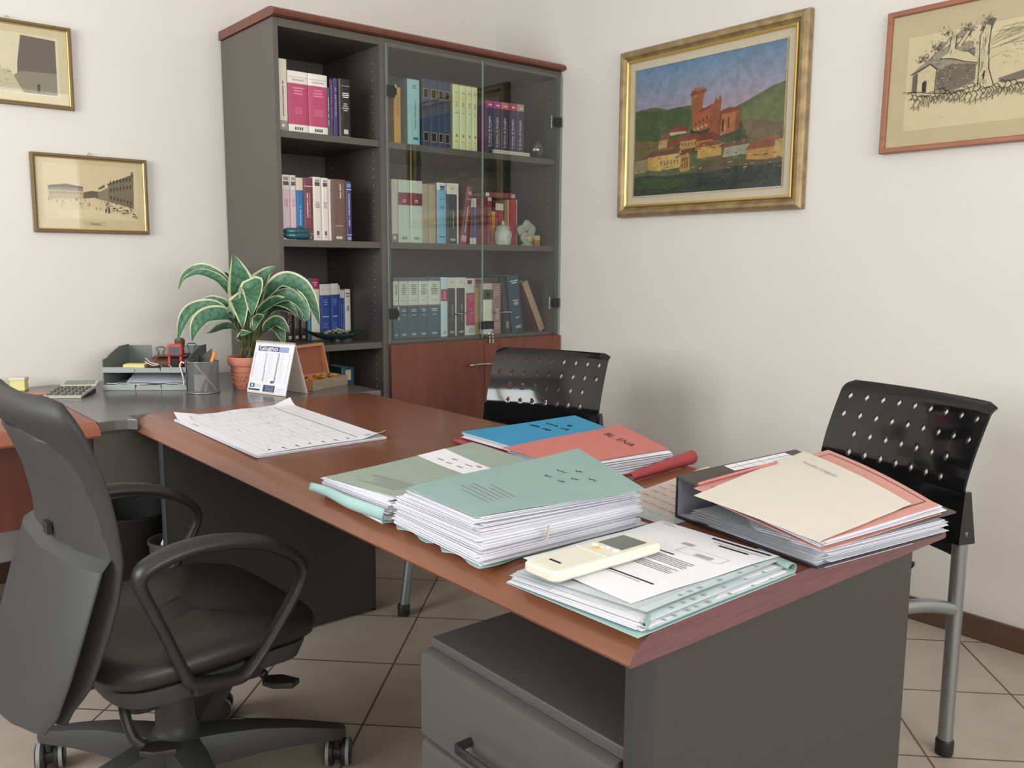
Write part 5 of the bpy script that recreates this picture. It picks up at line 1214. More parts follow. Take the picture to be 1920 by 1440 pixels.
# letter trays
ta = math.atan2(-.17, .226)
for lev in range(2):
    r = thing('letter_tray', ('lower grey letter tray holding white papers','upper grey letter tray holding stamps and clips')[lev], 'letter tray', (-1.905, -.325, ZD+.064*lev+.0005), ta, 'stacked letter trays')
    w, dep = .15, .25
    b = MB(); b.box(-w, w, 0, dep, .004, .008, 'tray_grey'); b.box(-w+.006, w-.006, .01, dep-.004, 0, .004, 'tray_grey')
    for sg in (-1, 1):
        x0, x1 = (sg*w, sg*(w-.004)) if sg < 0 else (sg*(w-.004), sg*w)
        hh = .062 if lev == 0 else .082
        b.prism([(0,.004),(dep,.004),(dep,hh),(.16,hh),(.055,.058),(.05,.052),(0,.046 if lev == 1 else .061)] if lev == 1 else [(0,.004),(dep,.004),(dep,hh),(0,hh)], 0, x0, x1, 'tray_grey')
    b.box(-w, -w*.4, dep-.004, dep, .004, .062 if lev == 0 else .078, 'tray_grey'); b.box(w*.3, w, dep-.004, dep, .004, .062 if lev == 0 else .078, 'tray_grey')
    b.build('tray_body', r)
    b = MB(); b.box(-w, -.035, -.004, 0, .0, .020, 'tray_front'); b.box(.06, w, -.004, 0, 0, .020, 'tray_front'); b.prism([(-.035,.0),(-.03,.017),(.055,.017),(.06,.0)], 1, -.003, .006, 'tray_front'); b.build('front_lip', r, bevel=.001)['label'] = 'paler front lip'
Rt = rot2(ta)
def onT(x, y, z): q = Rt(x, y); return (-1.905+q[0], -.325+q[1], ZD+z)
r = thing('paper_stack', 'white sheets lying in the lower letter tray', 'papers', onT(0, .002, .0098), ta)
b = MB(); 
for k in range(3): b.sheet(lambda u, v: (-.14+.28*u, .005+.225*v, .001+.003*k+.010*max(0,(.2-v)/.2)*(.2+math.sin(4*u+k)**2)), 14, 12, 'paper', .001)
b.sheet(lambda u, v: (-.09+.22*u, .06+.15*v, .012+.030*math.sin(1.6*v)), 10, 8, 'paper', .0008)
b.build('sheets', r)['kind'] = 'stuff'
b = MB(); b.box(-.038, .038, -.025, .025, 0, .018, 'note_yellow'); o = b.build('note_pad', loc=onT(-.05, .055, .0727), bevel=.001); o.rotation_euler = (0, 0, ta+.05); tag(o, 'pale yellow sticky note pad in the upper letter tray', 'note pad')
def clip(name, label, pos, w=.032, h=.03, rz=0.0):
    r = thing(name, label, 'clip', pos, rz, 'binder clips')
    b = MB(); b.prism([(-.014,0),(.014,0),(.004,h),(-.004,h)], 0, -w, w, 'bin_black'); b.build('body', r)
    for s in (-1, 1):
        b = MB(); b.tube(smooth_path([(-.012,s*.004,h-.002),(-.009,s*.006,h+.018),(-.016,s*.008,h+.032),(-.010,s*.008,h+.038),(.010,s*.008,h+.038),(.016,s*.008,h+.032),(.009,s*.006,h+.018),(.012,s*.004,h-.002)],3), .0011, 'bin_black', 6); b.build('wire_handle', r, smooth=.9)
clip('binder_clip', 'big black binder clip standing at the back of the upper tray left of the stamps', onT(.0, .18, .0727), rz=ta)
clip('binder_clip', 'black binder clip standing behind the red stamp in the upper tray', onT(.11, .2, .0735), .028, .042, rz=ta+.3)
r = thing('stamp_holder', 'brown wooden stamp block lying across the upper letter tray', 'stamp', onT(.06, .12, .0727), ta)
b = MB(); b.hexa([(-.075,-.045),(.06,-.045),(.06,.045),(-.06,.045)], 0, [.024,.024,.04,.04], 'stamp_wood'); b.box(-.06, .06, -.02, .03, .0395, .043, 'stamp_wood'); b.build('block', r, bevel=.003)
b = MB(); b.lathe([(.016,.0),(.014,.02),(.018,.04),(.019,.055),(.012,.062)], 0, 0, 'stamp_wood', 16); o = b.build('rubber_stamp', loc=onT(.085, .14, .117), smooth=.8); tag(o, 'small brown wooden stamp handle standing on the stamp block', 'stamp')
r = thing('self_inking_stamp', 'red and grey self inking stamp standing in the upper tray behind the pen cup', 'stamp', onT(.105, .025, .0727), ta+.1)
b = MB(); b.box(-.024,.024,-.014,.014,0,.012,'bin_black'); b.box(-.024,-.016,-.012,.012,.012,.05,'red_plastic'); b.box(.016,.024,-.012,.012,.012,.05,'red_plastic'); b.box(-.016,.016,-.008,.008,.012,.04,'bin_black'); b.build('frame', r, bevel=.002)
b = MB(); b.box(-.026,.026,-.015,.015,.05,.094,'red_plastic'); b.build('cap', r, bevel=.007)
b = MB(); b.box(-.019,.019,-.0162,-.0148,.055,.086,'stamp_grey'); b.build('index_window', r, bevel=.0004)['label'] = 'grey window on the red cap'
# small loose things at the tray's front
r = thing('stapler', 'small black stapler at the front of the upper letter tray', 'stapler', onT(.055, .02, .0727), ta)
b = MB(); b.box(-.05,.05,-.010,.010,0,.006,'bin_black'); b.hexa([(-.05,-.009),(.05,-.009),(.05,.009),(-.05,.009)], .008, [.02,.014,.014,.02], 'bin_black'); b.build('body', r, bevel=.002)
b = MB(); b.tube([(.03+.008*math.cos(t), -.0108, .012+.006*math.sin(t)) for t in [PI*i/8-.5*PI for i in range(9)]], .0012, 'chrome', 6); b.tube([(-.0,-.0108,.006),(.008,-.0108,.014),(.0,-.0108,.016)], .0012, 'chrome', 6); b.build('spring', r)
b = MB(); b.tube(smooth_path([onT(-.005,.03,.115),onT(.02,.012,.10),onT(.05,.004,.094),onT(.03,-.002,.092),onT(0,.01,.104)]), .0016, 'card_beige', 6); tag(b.build('rubber_band', smooth=.9), 'beige rubber band looped over the stamp block', 'rubber band')
b = MB(); b.tube(smooth_path([onT(.143,-.012,.02),onT(.142,-.012,.045),onT(.135,-.010,.075),onT(.13,-.008,.092),(*onT(.137,-.008,.104)[:2],ZD+.104),onT(.147,-.008,.10)]), .0026, 'white_plastic', 8); tag(b.build('cable_hook', smooth=.9), 'small white hooked wire at the right end of the letter trays', 'hook')
# pen cup
r = thing('pen_cup', 'round wire mesh pen cup in front of the letter trays', 'pen holder', (-1.757, -.505, ZD)); cr_ = .054
b = MB(); b.lathe([(cr_, .004), (cr_, .112)], 0, 0, 'mesh_metal', 36, cap=False); b.lathe([(.001,.003),(cr_,.003)], 0, 0, 'mesh_rim', 36, False); b.build('mesh_wall', r, smooth=.8)
b = MB()
for nm, z in (('base_ring', .003), ('rim', .113)):
    b = MB(); b.tube([(cr_*math.cos(2*PI*k/36), cr_*math.sin(2*PI*k/36), z) for k in range(36)], .0022, 'mesh_rim', 8, closed=True); b.build(nm, r, smooth=.9)
def pen(name, label, a, c, rad, m, cap=None):
    q = thing(name, label, name.split('_')[-1], (-1.757, -.505, ZD)); b = MB(); b.cyl(a, c, rad, m, 10); b.build('barrel', q, smooth=.8)
    if cap: 
        A_, C_ = Vector(a), Vector(c); b = MB(); b.cyl(tuple(A_+(C_-A_)*.72), tuple(A_+(C_-A_)*1.02), rad*1.18, cap, 10); b.build('cap', q, smooth=.8)
pen('orange_pen', 'orange capped pen leaning out of the pen cup on the right', (-.01,-.01,.006), (.036,-.022,.142), .0055, 'stamp_wood', 'pencil_orange')
pen('beige_pencil', 'thin beige pencil lying diagonally inside the pen cup', (.036,-.034,.008), (-.036,-.012,.108), .003, 'card_beige')
r = thing('ruler', 'dark flat ruler piece standing at the back of the pen cup', 'ruler', (-1.757, -.485, ZD))
b = MB(); b.hexa([(-.012,-.004),(.042,-.004),(.042,.0),(-.012,.0)], .006, [.116,.158,.158,.116], 'dark_grey_plastic'); o = b.build('blade', r); o.rotation_euler = (0, 0, ta); 
b = MB(); b.box(-.024, -.008, -.012, .004, .01, .136, 'bin_black'); o = b.build('marker', loc=(-1.757,-.505,ZD), bevel=.004); o.rotation_euler = (0, 0, ta); tag(o, 'thick black marker standing at the left of the pen cup', 'marker')
b = MB(); b.box(-.02, .022, -.012, .012, .006, .065, 'card_beige'); o = b.build('paper_note', loc=(-1.765,-.50,ZD)); o.rotation_euler = (0, 0, ta); tag(o, 'folded beige paper seen through the mesh of the pen cup', 'paper')
# calculator
ca = math.atan2(-.231, .02); 
r = thing('calculator', 'grey desk calculator with curved body between office chair and letter trays', 'calculator', (-2.14, -.282, ZD), -.57)
def calc(u, v):
    x = (u-.5)*.125; y = (v-.5)*.19; return (x, y, .009+.016*v**1.5+.005*math.sin(PI*v))
b = MB(); b.sheet(calc, 8, 12, 'calc_body', .008); b.hexa([(-.05,.03),(.05,.03),(.05,.09),(-.05,.09)], 0, .010, 'dark_grey_plastic'); b.hexa([(-.05,-.09),(.05,-.09),(.05,-.07),(-.05,-.07)], 0, .002, 'dark_grey_plastic'); b.build('body', r, smooth=.7)
b = MB(); b.hexa([(-.062,.062),(.062,.062),(.062,.098),(-.062,.098)], [.018,.018,.024,.024], [.026,.026,.038,.038], 'calc_body'); b.build('display_housing', r, bevel=.002)
b = MB(); b.quad((-.05,.066,.0285),(.05,.066,.0285),(.05,.094,.038),(-.05,.094,.038),'calc_lcd'); b.build('display', r)
for i in range(5):
    for j in range(4):
        p = calc(.12+.19*i, .12+.165*j); b = MB(); b.box(p[0]-.008, p[0]+.008, p[1]-.009, p[1]+.009, p[2], p[2]+.005, 'calc_key'); b.build('key', r, bevel=.0015)
# bits at the wall end behind the chair
b = MB(); b.box(-.025, .025, -.02, .02, 0, .042, 'note_yellow'); b.box(-.027,.027,-.022,.022,.036,.048,'card_beige'); o = b.build('small_carton', loc=(-2.262,-.055,ZD), bevel=.003); o.rotation_euler = (0,0,-.5); tag(o, 'small tan carton at the wall behind the office chair', 'box')
b = MB(); b.hexa([(-.05,-.008),(.05,-.006),(.05,.008),(-.05,.006)], 0, .008, 'salmon_card'); o = b.build('pink_strip', loc=(-2.23,-.22,ZD), bevel=.002); o.rotation_euler = (0,0,-.6); tag(o, 'pinkish flat strip on the grey top beside the calculator', 'strip')
# ------------------------------------------------------------------ framed pictures
class Pic:
    """a picture frame hung on a wall; local x right, z up, y out of the wall (towards the room is -y)"""
    def __init__(s, name, label, cat, loc, rz, w, h, tilt=0.0):
        s.r = thing(name, label, cat, loc, rz); s.r.rotation_euler = (tilt, 0, rz); s.w, s.h = w, h
    def frame(s, prof, m, name='frame', inset=0.0):
        """prof: list of (distance inwards, depth from the wall)"""
        w, h = s.w/2-inset, s.h/2-inset; rg = []
        for d, y in prof: rg.append([(-w+d,-y,-h+d),(w-d,-y,-h+d),(w-d,-y,h-d),(-w+d,-y,h-d)])
        b = MB()
        n = len(rg)
        for i in range(n):
            a, c = rg[i], rg[(i+1) % n]
            for k in range(4): b.quad(a[k], a[(k+1) % 4], c[(k+1) % 4], c[k], m)
        return b.build(name, s.r, smooth=.35)
    def panel(s, name, d, y, m, col=None, th=.002, label=None):
        w, h = s.w/2-d, s.h/2-d; b = MB(); b.box(-w, w, -y, -y+th, -h, h, m, col); o = b.build(name, s.r)
        if label: o['label'] = label
        return o
    def art(s, name, d, y, polys, m, lab=None):
        """polys: (rgb, [(u,v)...]) painted in order, each a hair above the one before"""
        w, h = s.w/2-(d if not isinstance(d, tuple) else d[0]), s.h/2-(d if not isinstance(d, tuple) else d[1]); b = MB()
        for i, (c, pts) in enumerate(polys):
            yy = y+(.0000035 if len(polys) > 500 else .000012)*i
            b.poly([(-w+2*w*u, -yy, -h+2*h*v) for u, v in pts], m, c)
        o = b.build(name, s.r)
        if lab: o['label'] = lab
        return o
def R4(u0, u1, v0, v1): return [(u0,v0),(u1,v0),(u1,v1),(u0,v1)]
# castle painting on the right wall (local x runs towards the viewer along -y)
p = Pic('castle_painting', 'gold framed painting of a hilltop castle and village on the right wall', 'painting', (-.004, -1.3265, 1.747), -PI/2, .912, .696)
p.frame([(0,0),(0,.022),(.005,.03),(.015,.036),(.027,.034),(.034,.026),(.040,.022),(.042,.012),(.042,0)], 'frame_gold_old')
p.frame([(0,.012),(0,.026),(.004,.029),(.010,.026),(.012,.016),(.012,.012)], 'frame_gold', 'gilt_edge', .0415)
p.panel('linen_mount', .046, .014, 'linen_mount', None, .010)
polys = []
sky = [(104,150,200),(134,160,202),(162,166,200),(180,168,198),(178,168,200)]
for i in range(24):
    t = i/23*3.999; c = lerp(sky[int(t)], sky[int(t)+1], t-int(t)); v1 = 1-.022*i
    polys.append((c, [(0,v1-.14),(.3,v1-.15),(.7,v1-.13),(1,v1-.10),(1,min(1,v1+.03) if i else 1),(.6,min(1,v1+.012) if i else 1),(0,v1)]))
polys.append(((98,112,78), [(0,.0),(1,0),(1,.72),(.92,.70),(.8,.64),(.68,.585),(.62,.57),(.5,.62),(.4,.66),(.3,.66),(.24,.655),(.14,.69),(.06,.685),(0,.68)]))
polys.append(((78,98,66), [(0,.3),(.35,.3),(.42,.62),(.34,.655),(.24,.648),(.1,.67),(0,.665)]))
polys.append(((112,124,84), [(.66,.5),(.8,.6),(.93,.68),(1,.70),(1,.45),(.8,.4)]))
polys.append(((120,108,84), [(.72,.5),(.9,.47),(1,.42),(1,.28),(.7,.3)]))
polys.append(((124,110,76), [(0,.44),(.2,.42),(.3,.40),(.3,.3),(0,.3)]))
polys.append(((70,84,60), [(.4,.3),(.46,.48),(.55,.56),(.70,.55),(.76,.44),(.8,.3)]))
# castle
polys += [((170,106,72), [(.415,.56),(.475,.545),(.49,.70),(.50,.78),(.485,.765),(.482,.79),(.465,.77),(.46,.79),(.445,.775),(.43,.785),(.425,.765),(.41,.77),(.405,.72)]),
 ((138,80,58), [(.40,.72),(.505,.74),(.505,.765),(.40,.75)]),
 ((180,104,72), [(.42,.44),(.53,.47),(.55,.60),(.53,.63),(.45,.60),(.42,.58)]),
 ((150,74,52), [(.435,.585),(.545,.62),(.55,.64),(.47,.612)]),
 ((164,94,68), [(.53,.40),(.60,.40),(.605,.60),(.61,.66),(.60,.705),(.588,.66),(.575,.69),(.555,.64),(.54,.65),(.535,.55)]),
 ((146,76,54), [(.60,.58),(.66,.60),(.73,.585),(.73,.555),(.60,.55)]),
 ((190,122,84), [(.605,.40),(.65,.41),(.70,.42),(.725,.44),(.73,.565),(.61,.555)]),
 ((150,92,66), [(.70,.42),(.73,.44),(.735,.56),(.705,.555)])]
for k in range(4): polys.append(((92,52,44), R4(.437+.025*k,.447+.025*k,.50+.012*k,.52+.012*k)))
for k in range(4): polys.append(((214,190,150), R4(.425+.026*k,.440+.026*k,.455+.01*k,.475+.01*k)))
polys += [((214,180,120), R4(.432,.442,.715,.728)), ((84,56,50), [(.615,.43),(.628,.432),(.63,.52),(.618,.515)]), ((92,60,50), [(.655,.45),(.663,.452),(.665,.53),(.657,.53)]), ((206,170,160), [(.632,.43),(.64,.43),(.64,.49),(.633,.48)])]
polys.append(((58,76,58), [(.40,.42),(.52,.43),(.54,.47),(.5,.45),(.44,.46),(.41,.48)]))
# village
H = [((200,166,112),[(.18,.36),(.25,.365),(.25,.43),(.18,.42)]),((150,84,74),[(.17,.42),(.26,.44),(.27,.49),(.2,.46)]),((222,200,172),[(.26,.45),(.38,.455),(.38,.475),(.31,.50),(.26,.48)]),((140,72,66),[(.24,.475),(.32,.53),(.4,.485),(.38,.47),(.3,.475)]),
 ((146,76,60),[(.24,.36),(.36,.375),(.34,.43),(.25,.425)]),((206,162,100),[(.33,.33),(.47,.34),(.46,.40),(.34,.395)]),((150,78,62),[(.32,.395),(.47,.405),(.48,.43),(.40,.45),(.33,.42)]),((190,140,84),[(.44,.31),(.56,.33),(.56,.39),(.45,.38)]),((136,64,62),[(.44,.38),(.58,.385),(.62,.39),(.56,.44),(.47,.43)]),
 ((222,178,100),[(.1,.20),(.20,.185),(.20,.315),(.1,.30)]),((228,190,122),[(.18,.19),(.35,.20),(.345,.33),(.18,.32)]),((128,76,70),[(.08,.30),(.33,.31),(.345,.345),(.12,.345)]),((196,150,90),[(.34,.16),(.41,.17),(.405,.30),(.345,.29)]),((132,82,66),[(.33,.29),(.42,.30),(.43,.33),(.36,.33)]),
 ((216,172,96),[(.46,.25),(.62,.26),(.62,.34),(.46,.335)]),((150,84,60),[(.46,.335),(.63,.34),(.60,.375),(.48,.37)]),((176,176,160),[(.63,.24),(.8,.25),(.8,.32),(.64,.31)]),((120,84,70),[(.62,.31),(.8,.32),(.78,.35),(.64,.345)]),((210,158,88),[(.78,.19),(.97,.20),(.96,.28),(.78,.275)]),((150,90,72),[(.77,.275),(.97,.28),(.95,.32),(.80,.32)]),((206,176,116),[(.94,.2),(1,.205),(1,.33),(.95,.32)]),((160,150,116),[(0,.18),(.1,.19),(.1,.29),(0,.28)]),((170,96,70),[(.82,.32),(.98,.33),(.96,.36),(.9,.35)])]
polys += H
for k in range(6): polys.append(((140,104,70), R4(.2+.024*k,.207+.024*k,.23,.262))); polys.append(((110,84,64), R4(.2+.024*k,.208+.024*k,.325,.34)))
for k in range(3): polys.append(((140,80,60), R4(.355+.016*k,.362+.016*k,.19,.27)))
for k in range(5): polys.append(((120,84,60), R4(.35+.022*k,.357+.022*k,.36,.38)))
polys.append(((96,94,72), [(.4,.13),(.5,.22),(.6,.25),(.72,.22),(.84,.2),(1,.19),(1,.05),(.4,.05)]))
polys.append(((58,70,66), [(0,0),(1,0),(1,.17),(.85,.16),(.7,.17),(.55,.14),(.4,.15),(.25,.14),(.1,.16),(0,.15)]))
polys.append(((66,86,56), [(0,.13),(.1,.14),(.3,.12),(.45,.1),(.3,.04),(.1,.05),(0,.06)]))
polys.append(((52,62,64), [(.4,.03),(1,.05),(1,.13),(.75,.12),(.5,.1)]))
rs = random.getstate(); random.seed(3)
for k in range(300):
    u, v = random.uniform(.01,.99), random.uniform(.14,.66); w_, h_ = random.uniform(.004,.02), random.uniform(.002,.007)
    if v > .36 and .38 < u < .76 or v > .5 and u > .3: continue
    c = random.choice([(96,104,70),(84,94,64),(120,112,80),(108,120,84),(134,118,84)] if v > .36 else [(206,160,100),(150,96,72),(104,100,76),(226,190,130),(120,108,80),(88,92,70)])
    polys.append((c, [(u-w_,v),(u-w_*.2,v-h_),(u+w_,v+h_*.2),(u+w_*.1,v+h_)]))
for k in range(170):
    u, v = random.uniform(.02,.98), random.uniform(.01,.12); s = random.uniform(.001,.0035); c = random.choice([(150,160,160),(120,136,140),(96,110,104),(84,100,92),(160,150,150)])
    polys.append((c, [(u-s,v),(u,v-s),(u+s,v),(u,v+s)]))
random.setstate(rs)
polys += [((226,218,196), R4(-.006,1.006,-.008,0)), ((226,218,196), R4(-.006,1.006,1,1.008)), ((206,180,120), R4(-.006,0,-.008,1.008)), ((206,180,120), R4(1,1.006,-.008,1.008))]
polys = [(lerp(c, (134,124,112), .16), q) for c, q in polys]
p.art('canvas', (.0885, .0865), .0145, polys, 'art', 'painted castle scene')
p.panel('picture_glass', .043, .0205, 'picture_glass', None, .0012)
# pen drawing on the right wall, running out of the picture on the right
p = Pic('pen_drawing', 'cherry framed ink drawing of hut and old tree on the right wall', 'drawing', (-.004, -2.395, 1.79), -PI/2, .655, .45, math.radians(-1.2))
p.frame([(0,0),(0,.02),(.003,.022),(.014,.022),(.017,.018),(.017,0)], 'frame_cherry')
polys = [((206,190,160), R4(0,1,0,1)), ((222,208,176), R4(.09,.91,.12,.83)), ((196,182,150), R4(.09,.91,.826,.83))]
gr0, gr1, gr2 = (84,80,76), (128,122,112), (60,57,54)
paper = (218,204,172)
def line(pts, w, c=gr2):
    for (a, b_), (c_, d_) in zip(pts[:-1], pts[1:]):
        L = math.hypot((c_-a)*1.45, d_-b_) or 1; nx, ny = -(d_-b_)/L*w/1.45, (c_-a)*1.45/L*w
        polys.append((c, [(a-nx,b_-ny),(c_-nx,d_-ny),(c_+nx,d_+ny),(a+nx,b_+ny)]))
rs = random.getstate(); random.seed(11)
# hill mass behind hut and between the trunks
m0, m1 = (124,118,108), (164,156,140)
polys += [(m1, [(.12,.56),(.2,.64),(.26,.70),(.33,.73),(.42,.72),(.44,.42),(.30,.36),(.24,.38),(.23,.55),(.19,.6)]), (m0, [(.25,.54),(.32,.58),(.44,.55),(.44,.44),(.38,.40),(.30,.38),(.25,.42)]), (m0, [(.33,.66),(.43,.67),(.43,.60),(.36,.60)]), (m1, [(.30,.75),(.37,.83),(.42,.82),(.40,.76)]), (m0, [(.44,.78),(.49,.86),(.52,.85),(.5,.77)]), (m1,[(.22,.70),(.26,.76),(.29,.74),(.26,.68)])]
for k in range(420):
    u, v = random.uniform(.16,.45), random.uniform(.37,.73)
    if v < .38+.2*(u-.16) or v > .56+.6*(u-.12): continue
    l = random.uniform(.008,.022); a = random.uniform(-.4,1.2); line([(u,v),(u+l*math.cos(a)*.7,v+l*math.sin(a))], random.uniform(.0008,.0016), random.choice([gr0,gr1,gr2,paper]))
for k in range(300):
    c0, c1, r0_, r1_ = random.choice([(.29,.035,.79,.05),(.385,.035,.80,.05),(.47,.04,.83,.05),(.235,.035,.71,.05),(.18,.04,.64,.03)])
    u, v = random.gauss(c0, c1*.5), random.gauss(r0_, r1_*.55); a = random.uniform(.3,2.2); l = random.uniform(.008,.02); line([(u,v),(u+l*math.cos(a)*.6,v+l*math.sin(a))], random.uniform(.001,.002), random.choice([gr0,gr1,gr2]))
# hut
polys += [((150,144,134), [(.12,.55),(.215,.62),(.25,.565),(.245,.555),(.213,.60),(.135,.535)]), (paper, [(.15,.40),(.243,.38),(.247,.55),(.213,.598),(.15,.545)]), ((110,105,98), [(.125,.405),(.15,.395),(.15,.545),(.125,.53)]), (gr2, [(.178,.40),(.20,.395),(.20,.475),(.19,.485),(.178,.47)])]
line([(.115,.54),(.213,.60),(.248,.555)], .004); line([(.243,.38),(.247,.55)], .002); line([(.15,.40),(.15,.545)], .0015)
for k in range(46): u, v = random.uniform(.155,.24), random.uniform(.41,.56); line([(u,v),(u+.004,v-.008)], .0009, gr1)
# trunks and branches
polys += [(paper, [(.44,.36),(.455,.45),(.455,.62),(.45,.74),(.475,.82),(.5,.80),(.495,.66),(.50,.5),(.53,.38),(.57,.36),(.5,.33)]), (paper,[(.26,.63),(.30,.66),(.31,.78),(.335,.78),(.33,.68),(.36,.66),(.40,.64),(.45,.58),(.45,.555),(.38,.585),(.32,.62)]), (paper,[(.34,.70),(.385,.80),(.40,.79),(.36,.69)]), (paper,[(.5,.60),(.56,.63),(.62,.60),(.62,.585),(.56,.605),(.5,.57)]), (gr1,[(.55,.42),(.68,.46),(.9,.5),(.9,.44),(.7,.40),(.57,.385)])]
line([(.455,.38),(.457,.55),(.45,.74),(.47,.8)], .0028); line([(.50,.8),(.495,.66),(.503,.5),(.53,.38)], .0028)
line([(.26,.63),(.32,.615),(.38,.582),(.45,.555)], .002); line([(.31,.78),(.305,.68)], .002); line([(.335,.78),(.333,.69)], .0024); line([(.34,.70),(.39,.80)], .0024); line([(.36,.70),(.405,.79)], .0018)
for k in range(80):
    u = random.uniform(.455,.50); v = random.uniform(.37,.8); line([(u,v),(u+random.uniform(-.004,.004),v+random.uniform(.02,.05))], .0009, random.choice([gr0,gr1,gr2]))
for k in range(40):
    u = random.uniform(.3,.34); v = random.uniform(.64,.78); line([(u,v),(u+random.uniform(-.006,.006),v+.02)], .0009, gr1)
line([(.475,.45),(.485,.49),(.48,.43)], .004)
# branches, leaves of the right half
for k in range(16):
    u0, v0 = random.uniform(.5,.6), random.uniform(.62,.78); line([(u0,v0),(u0+random.uniform(.03,.2),v0+random.uniform(-.06,.1))], .0012, gr1)
for k in range(120):
    u, v = random.uniform(.55,.88), random.uniform(.48,.74); line([(u,v),(u+random.uniform(.004,.014),v+random.uniform(-.01,.012))], .001, gr1)
# stones along the ground
for k in range(64):
    u = .10+.013*k; v = .36-.05*abs(math.sin(k*1.7))-.02*random.random()
    line([(u,v+.05),(u+.02,v+.06),(u+.035,v+.03),(u+.022,v)], .0022, gr2)
    if k % 2: line([(u+.01,v-.02),(u+.03,v+.0),(u+.028,v-.035)], .002, gr2)
line([(.08,.415),(.15,.405),(.25,.375),(.33,.36),(.45,.39)], .0022)
polys.append(((110,96,80), R4(.29,.294,.185,.192)))
random.setstate(rs)
p.art('print', (.017, .017), .010, polys, 'print', 'ink drawing of hut, roots and tree on cream paper'); p.panel('backing', .016, .009, 'linen_mount', None, .006)
p.panel('picture_glass', .0168, .016, 'picture_glass', None, .0012)
# two small prints on the back wall
def small_frame(name, label, x0, x1, z0, z1, tilt):
    p = Pic(name, label, 'picture', ((x0+x1)/2, .026, (z0+z1)/2), 0, x1-x0, z1-z0, tilt)
    p.frame([(0,0),(0,.016),(.002,.019),(.008,.02),(.011,.017),(.011,0)], 'frame_brown')
    p.frame([(0,0),(0,.014),(.002,.017),(.005,.014),(.006,0)], 'frame_gold', 'gilt_edge', .0105)
    b = MB(); b.tube([(.006*math.cos(a), -.002, (z1-z0)/2+.005+.006*math.sin(a)) for a in [2*PI*i/12 for i in range(12)]], .0012, 'brass', 6, closed=True); b.build('hanging_ring', p.r)
    p.panel('backing', .012, .006, 'linen_mount', None, .004)
    return p
p = small_frame('street_print', 'sepia print of an old town street, lower of the two frames on the left wall', -2.165, -1.757, 1.30, 1.587, math.radians(1.0))
rs = random.getstate(); random.seed(5)
sp = (216,198,164); polys = [(sp, R4(0,1,0,1)), ((224,206,172), R4(.06,.94,.13,.93)), ((206,186,150), R4(.06,.94,.125,.13)), ((206,186,150), R4(.06,.94,.93,.935))]
d0, d1, d2 = (112,104,92), (150,138,118), (76,70,64)
polys += [(d1,[(.1,.42),(.42,.44),(.42,.60),(.25,.63),(.1,.61)]),((196,178,144),[(.1,.42),(.42,.44),(.42,.55),(.1,.55)]),(d0,[(.1,.61),(.26,.645),(.42,.61),(.42,.59),(.1,.585)]),(d0,[(.42,.44),(.52,.46),(.58,.44),(.58,.55),(.5,.56),(.42,.53)]),((132,120,102),[(.64,.42),(.9,.32),(.91,.83),(.66,.68)]),(d0,[(.65,.67),(.91,.84),(.91,.80),(.65,.645)]),((150,136,114),[(.56,.44),(.65,.42),(.66,.62),(.56,.54)]),(d0,[(.885,.82),(.905,.835),(.905,.87),(.885,.87)]),(d0,[(.56,.60),(.62,.66),(.63,.62),(.57,.58)]),((230,214,182),[(.15,.22),(.5,.3),(.75,.22),(.85,.16),(.3,.16)])]
for k in range(7):
    for j in range(3): u = .675+.032*k; v = .45+.11*j-(.012*k if j == 0 else -.01*k); polys.append((d2, R4(u,u+.013,v,v+.05)))
for k in range(11): u = .12+.027*k; polys.append((d0, R4(u,u+.009,.50,.525)))
for k in range(70):
    u = random.uniform(.1,.9); v = .40-.16*max(0,u-.5)+random.uniform(-.12,.03); s = random.uniform(.003,.008)
    if random.random() < .6 or u > .6: polys.append((random.choice([d0,d2,d1]), R4(u-s*.5,u+s*.5,v,v+random.uniform(.02,.06))))
for k in range(40):
    u = random.uniform(.62,.92); v = .36-.5*(u-.62)+random.uniform(-.05,.04); polys.append((random.choice([d0,d2,d1]), R4(u,u+random.uniform(.01,.03),v,v+random.uniform(.006,.02))))
for u in (.62,.645,.655): polys.append((d2, R4(u,u+.008,.24,.30)))
polys += [(d1, R4(.42,.62,.055,.06)), (d1, R4(.42,.62,.09,.095)), (d1, R4(.47,.57,.07,.08))]
p.art('print', (.016, .016), .0085, polys, 'print', 'sepia street view'); p.panel('picture_glass', .0162, .0125, 'picture_glass', None, .0012)
p = small_frame('tower_print', 'gold edged print of a tower and path, upper frame cut off by the left edge', -2.41, -2.004, 1.747, 2.038, math.radians(1.6))
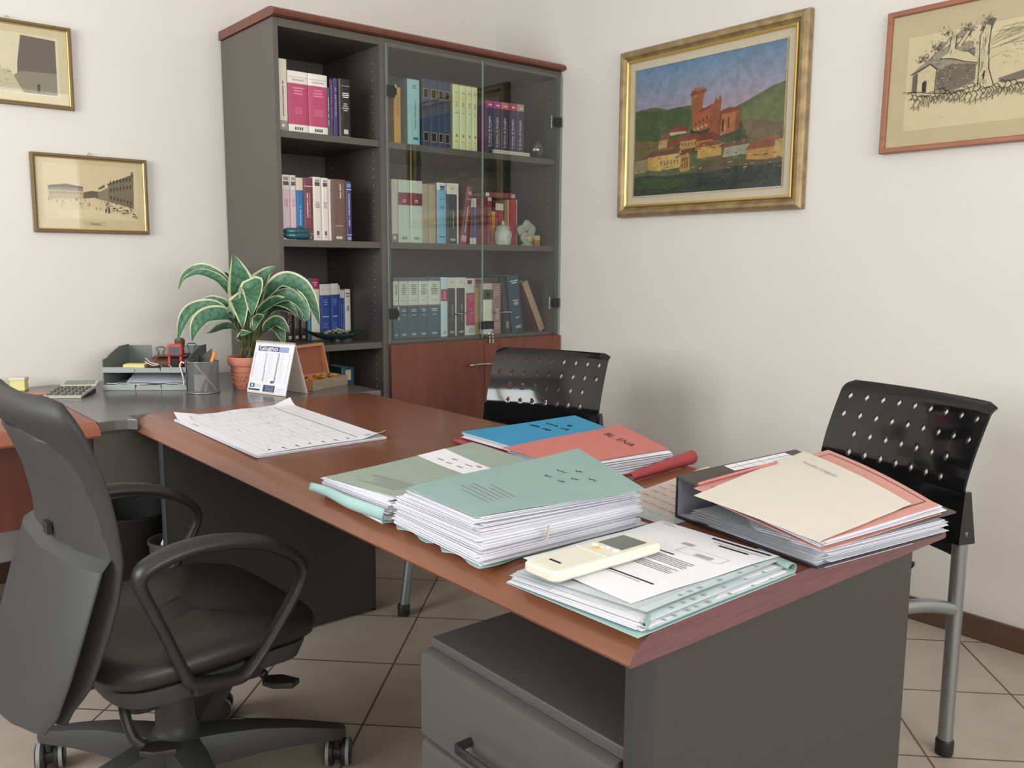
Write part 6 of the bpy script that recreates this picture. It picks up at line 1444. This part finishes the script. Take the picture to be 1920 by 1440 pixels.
polys = [((220,206,176), R4(0,1,0,1)), ((230,220,196), R4(.08,.92,.1,.9)), ((118,112,104), [(.55,.12),(.9,.12),(.9,.86),(.6,.88),(.58,.7),(.56,.5)]), ((150,144,132), [(.58,.4),(.9,.42),(.9,.12),(.5,.14),(.5,.3)]), ((132,124,112), [(.08,.2),(.3,.2),(.24,.5),(.08,.74)]), ((206,196,170), [(.3,.12),(.6,.12),(.5,.4),(.4,.42)]), ((92,86,80), [(.72,.14),(.745,.14),(.75,.25),(.725,.25)])]
for k in range(60):
    u, v = random.uniform(.1,.55), random.uniform(.12,.5); polys.append((random.choice([d0,d1]), R4(u,u+random.uniform(.004,.016),v,v+.006)))
random.setstate(rs)
p.art('print', (.016, .016), .0085, polys, 'print', 'print of a tower and path'); p.panel('picture_glass', .0162, .0125, 'picture_glass', None, .0012)

# ------------------------------------------------------------------ camera and view
cam = bpy.data.cameras.new('camera'); co = bpy.data.objects.new('camera', cam); COL.objects.link(co); scene.camera = co
cam.sensor_fit = 'HORIZONTAL'; cam.sensor_width = 36; cam.lens = 1647.79/1920*36; cam.clip_start = .05; cam.clip_end = 100
yaw, pitch, roll = .6907, .1354, .0061
fw = Vector((math.sin(yaw)*math.cos(pitch), math.cos(yaw)*math.cos(pitch), -math.sin(pitch))); rt = Vector((math.cos(yaw), -math.sin(yaw), 0)); up = rt.cross(fw)
r2 = rt*math.cos(roll)+up*math.sin(roll); u2 = up*math.cos(roll)-rt*math.sin(roll)
M = Matrix((( r2.x, u2.x, -fw.x, -2.8935), (r2.y, u2.y, -fw.y, -3.6164), (r2.z, u2.z, -fw.z, 1.1926), (0,0,0,1)))
co.matrix_world = M
vs = scene.view_settings; vs.view_transform = 'Standard'; vs.look = 'None'; vs.gamma = 1; vs.use_curve_mapping = False; vs.exposure = 0.0
scene.cycles.max_bounces = 8; scene.cycles.transparent_max_bounces = 24; scene.cycles.diffuse_bounces = 4; scene.cycles.glossy_bounces = 4
scene.cycles.use_denoising = True; scene.cycles.caustics_reflective = False; scene.cycles.caustics_refractive = False
